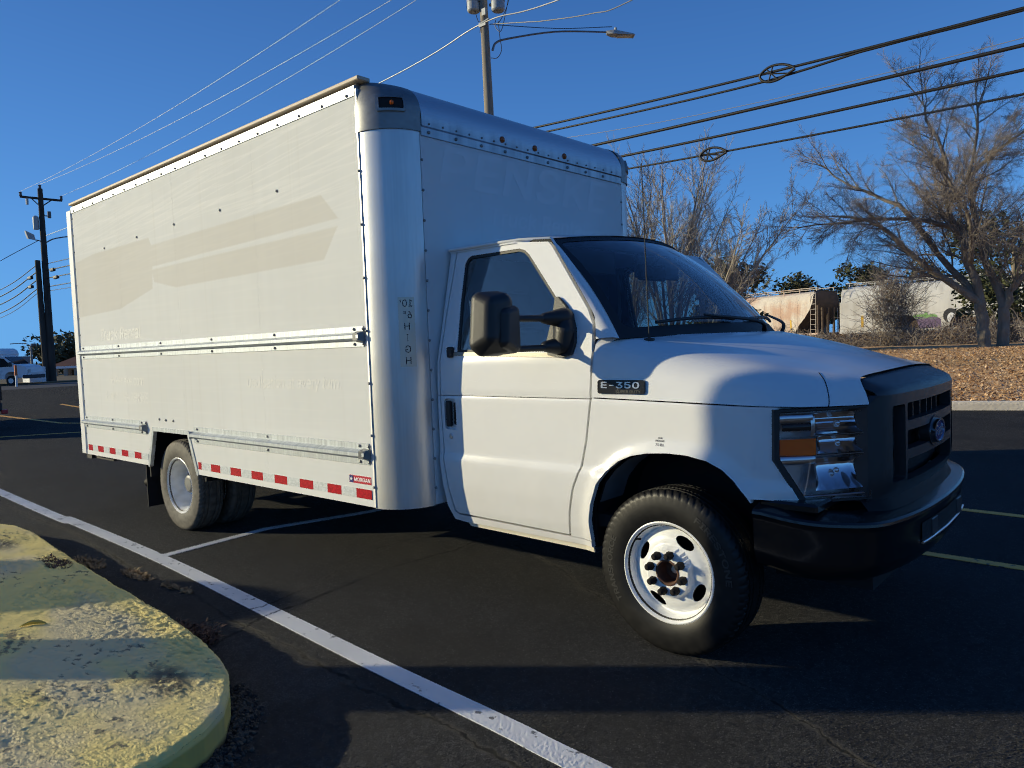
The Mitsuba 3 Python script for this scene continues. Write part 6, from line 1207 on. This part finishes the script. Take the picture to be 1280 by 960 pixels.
put(K + '__bumper', pk(bx(-0.05, 0.14, -1.8, -0.02, 0.44, 0.62, 0.02)), 'black_plastic'); put(K + '__tail_light', pk(bx(-0.10, 0.02, -0.22, 0.015, 0.66, 0.98, 0.01)), 'gloss_black'); put(K + '__bumper_step', pk(bx(0.02, 0.15, -0.45, -0.1, 0.62, 0.70)), 'chrome_soft'); put(K + '__reflector', pk(bx(0.06, 0.15, -0.04, 0.07, 0.38, 0.47, 0.01)), 'tail_red')
for x, y in ((-1.0, -0.24), (-4.4, -0.24), (-1.0, -1.84), (-4.4, -1.84)): put(K + '__wheel', pk(lathe([(0, 0.02), (0.20, 0.02), (0.36, 0.0), (0.38, 0.04), (0.38, 0.20), (0.36, 0.24), (0, 0.24)], 24, (x, y, 0.37))), 'tyre_rubber', 30)

# ================================================================ beside the lot, behind the camera's left shoulder: what throws the long shadows
M('bin_green', P_((0.05, 0.10, 0.07), 0.5)); M('cabinet_beige', P_((0.40, 0.38, 0.33), 0.5))
sx, sy = math.cos(SUN_AZ), math.sin(SUN_AZ)
def stand(n, t): return np.array([-n * sy - t * sx, n * sx - t * sy, 0])          # n: across the sun's way, t: back along it
def facing(m, o): v = np.array(m.vertices); return trimesh.Trimesh(o + np.stack([v[:, 0] * sx - v[:, 1] * sy, v[:, 0] * sy + v[:, 1] * sx, v[:, 2]], 1), m.faces, process=False)
c0 = stand(-1.055, 6.0)
put('metal_cabinet', facing(rbox(-0.15, 0.15, -0.205, 0.205, 0.02, 2.72, 0.05), c0 + [0, 0, 0.10]), 'cabinet_beige', 40, label='tall slim beige metal cabinet standing on the island beyond the left edge', cat='cabinet')
c1 = stand(-0.06, 8.6)
bn = fix(move(prism(sg.Polygon([(-0.5, 0), (0.5, 0), (0.5, 0.95)] + [(0.5 * math.cos(a), 0.95 + 0.45 * math.sin(a)) for a in np.linspace(0.05, math.pi - .05, 12)] + [(-0.5, 0.95)]), 0.8), lambda v: np.stack([v[:, 2] - 0.4, v[:, 0], v[:, 1]], 1)))
put('collection_bin', facing(bn, c1 + [0, 0, 0.12]), 'bin_green', 40, label='green round topped collection bin on the island beyond the left edge', cat='collection bin')
# what stands across the road behind the camera, seen only as reflections
M('brick_far', P_((0.30, 0.17, 0.12), 0.9))
K = 'roadside_shop'; tag(K, 'long low brick shop across the road behind the camera', 'building')
put(K + '__wall', bx(-62, -34, -52, -44, 0, 4.2), 'brick_far'); put(K + '__roof', bx(-62.4, -33.6, -52.4, -43.6, 4.2, 4.6), 'arm_grey')
for x in np.arange(-60, -36, 4.0): put(K + '__window', bx(x, x + 2.4, -43.99, -43.95, 0.9, 2.8), 'bus_glass')
for i, (x, y, h, w) in enumerate([(-30, -40, 7.0, 7), (-22, -42, 6.2, 6), (-13, -39, 7.4, 7), (-3, -41, 6.5, 8), (8, -40, 7.2, 7)]):
    bushy(num('roadside_tree', i), f'dark evergreen tree across the road behind the camera, {ORD[i]} from the west', (x, y, 0), h, w, 1500, 0.34, 120 + i, 'evergreen')
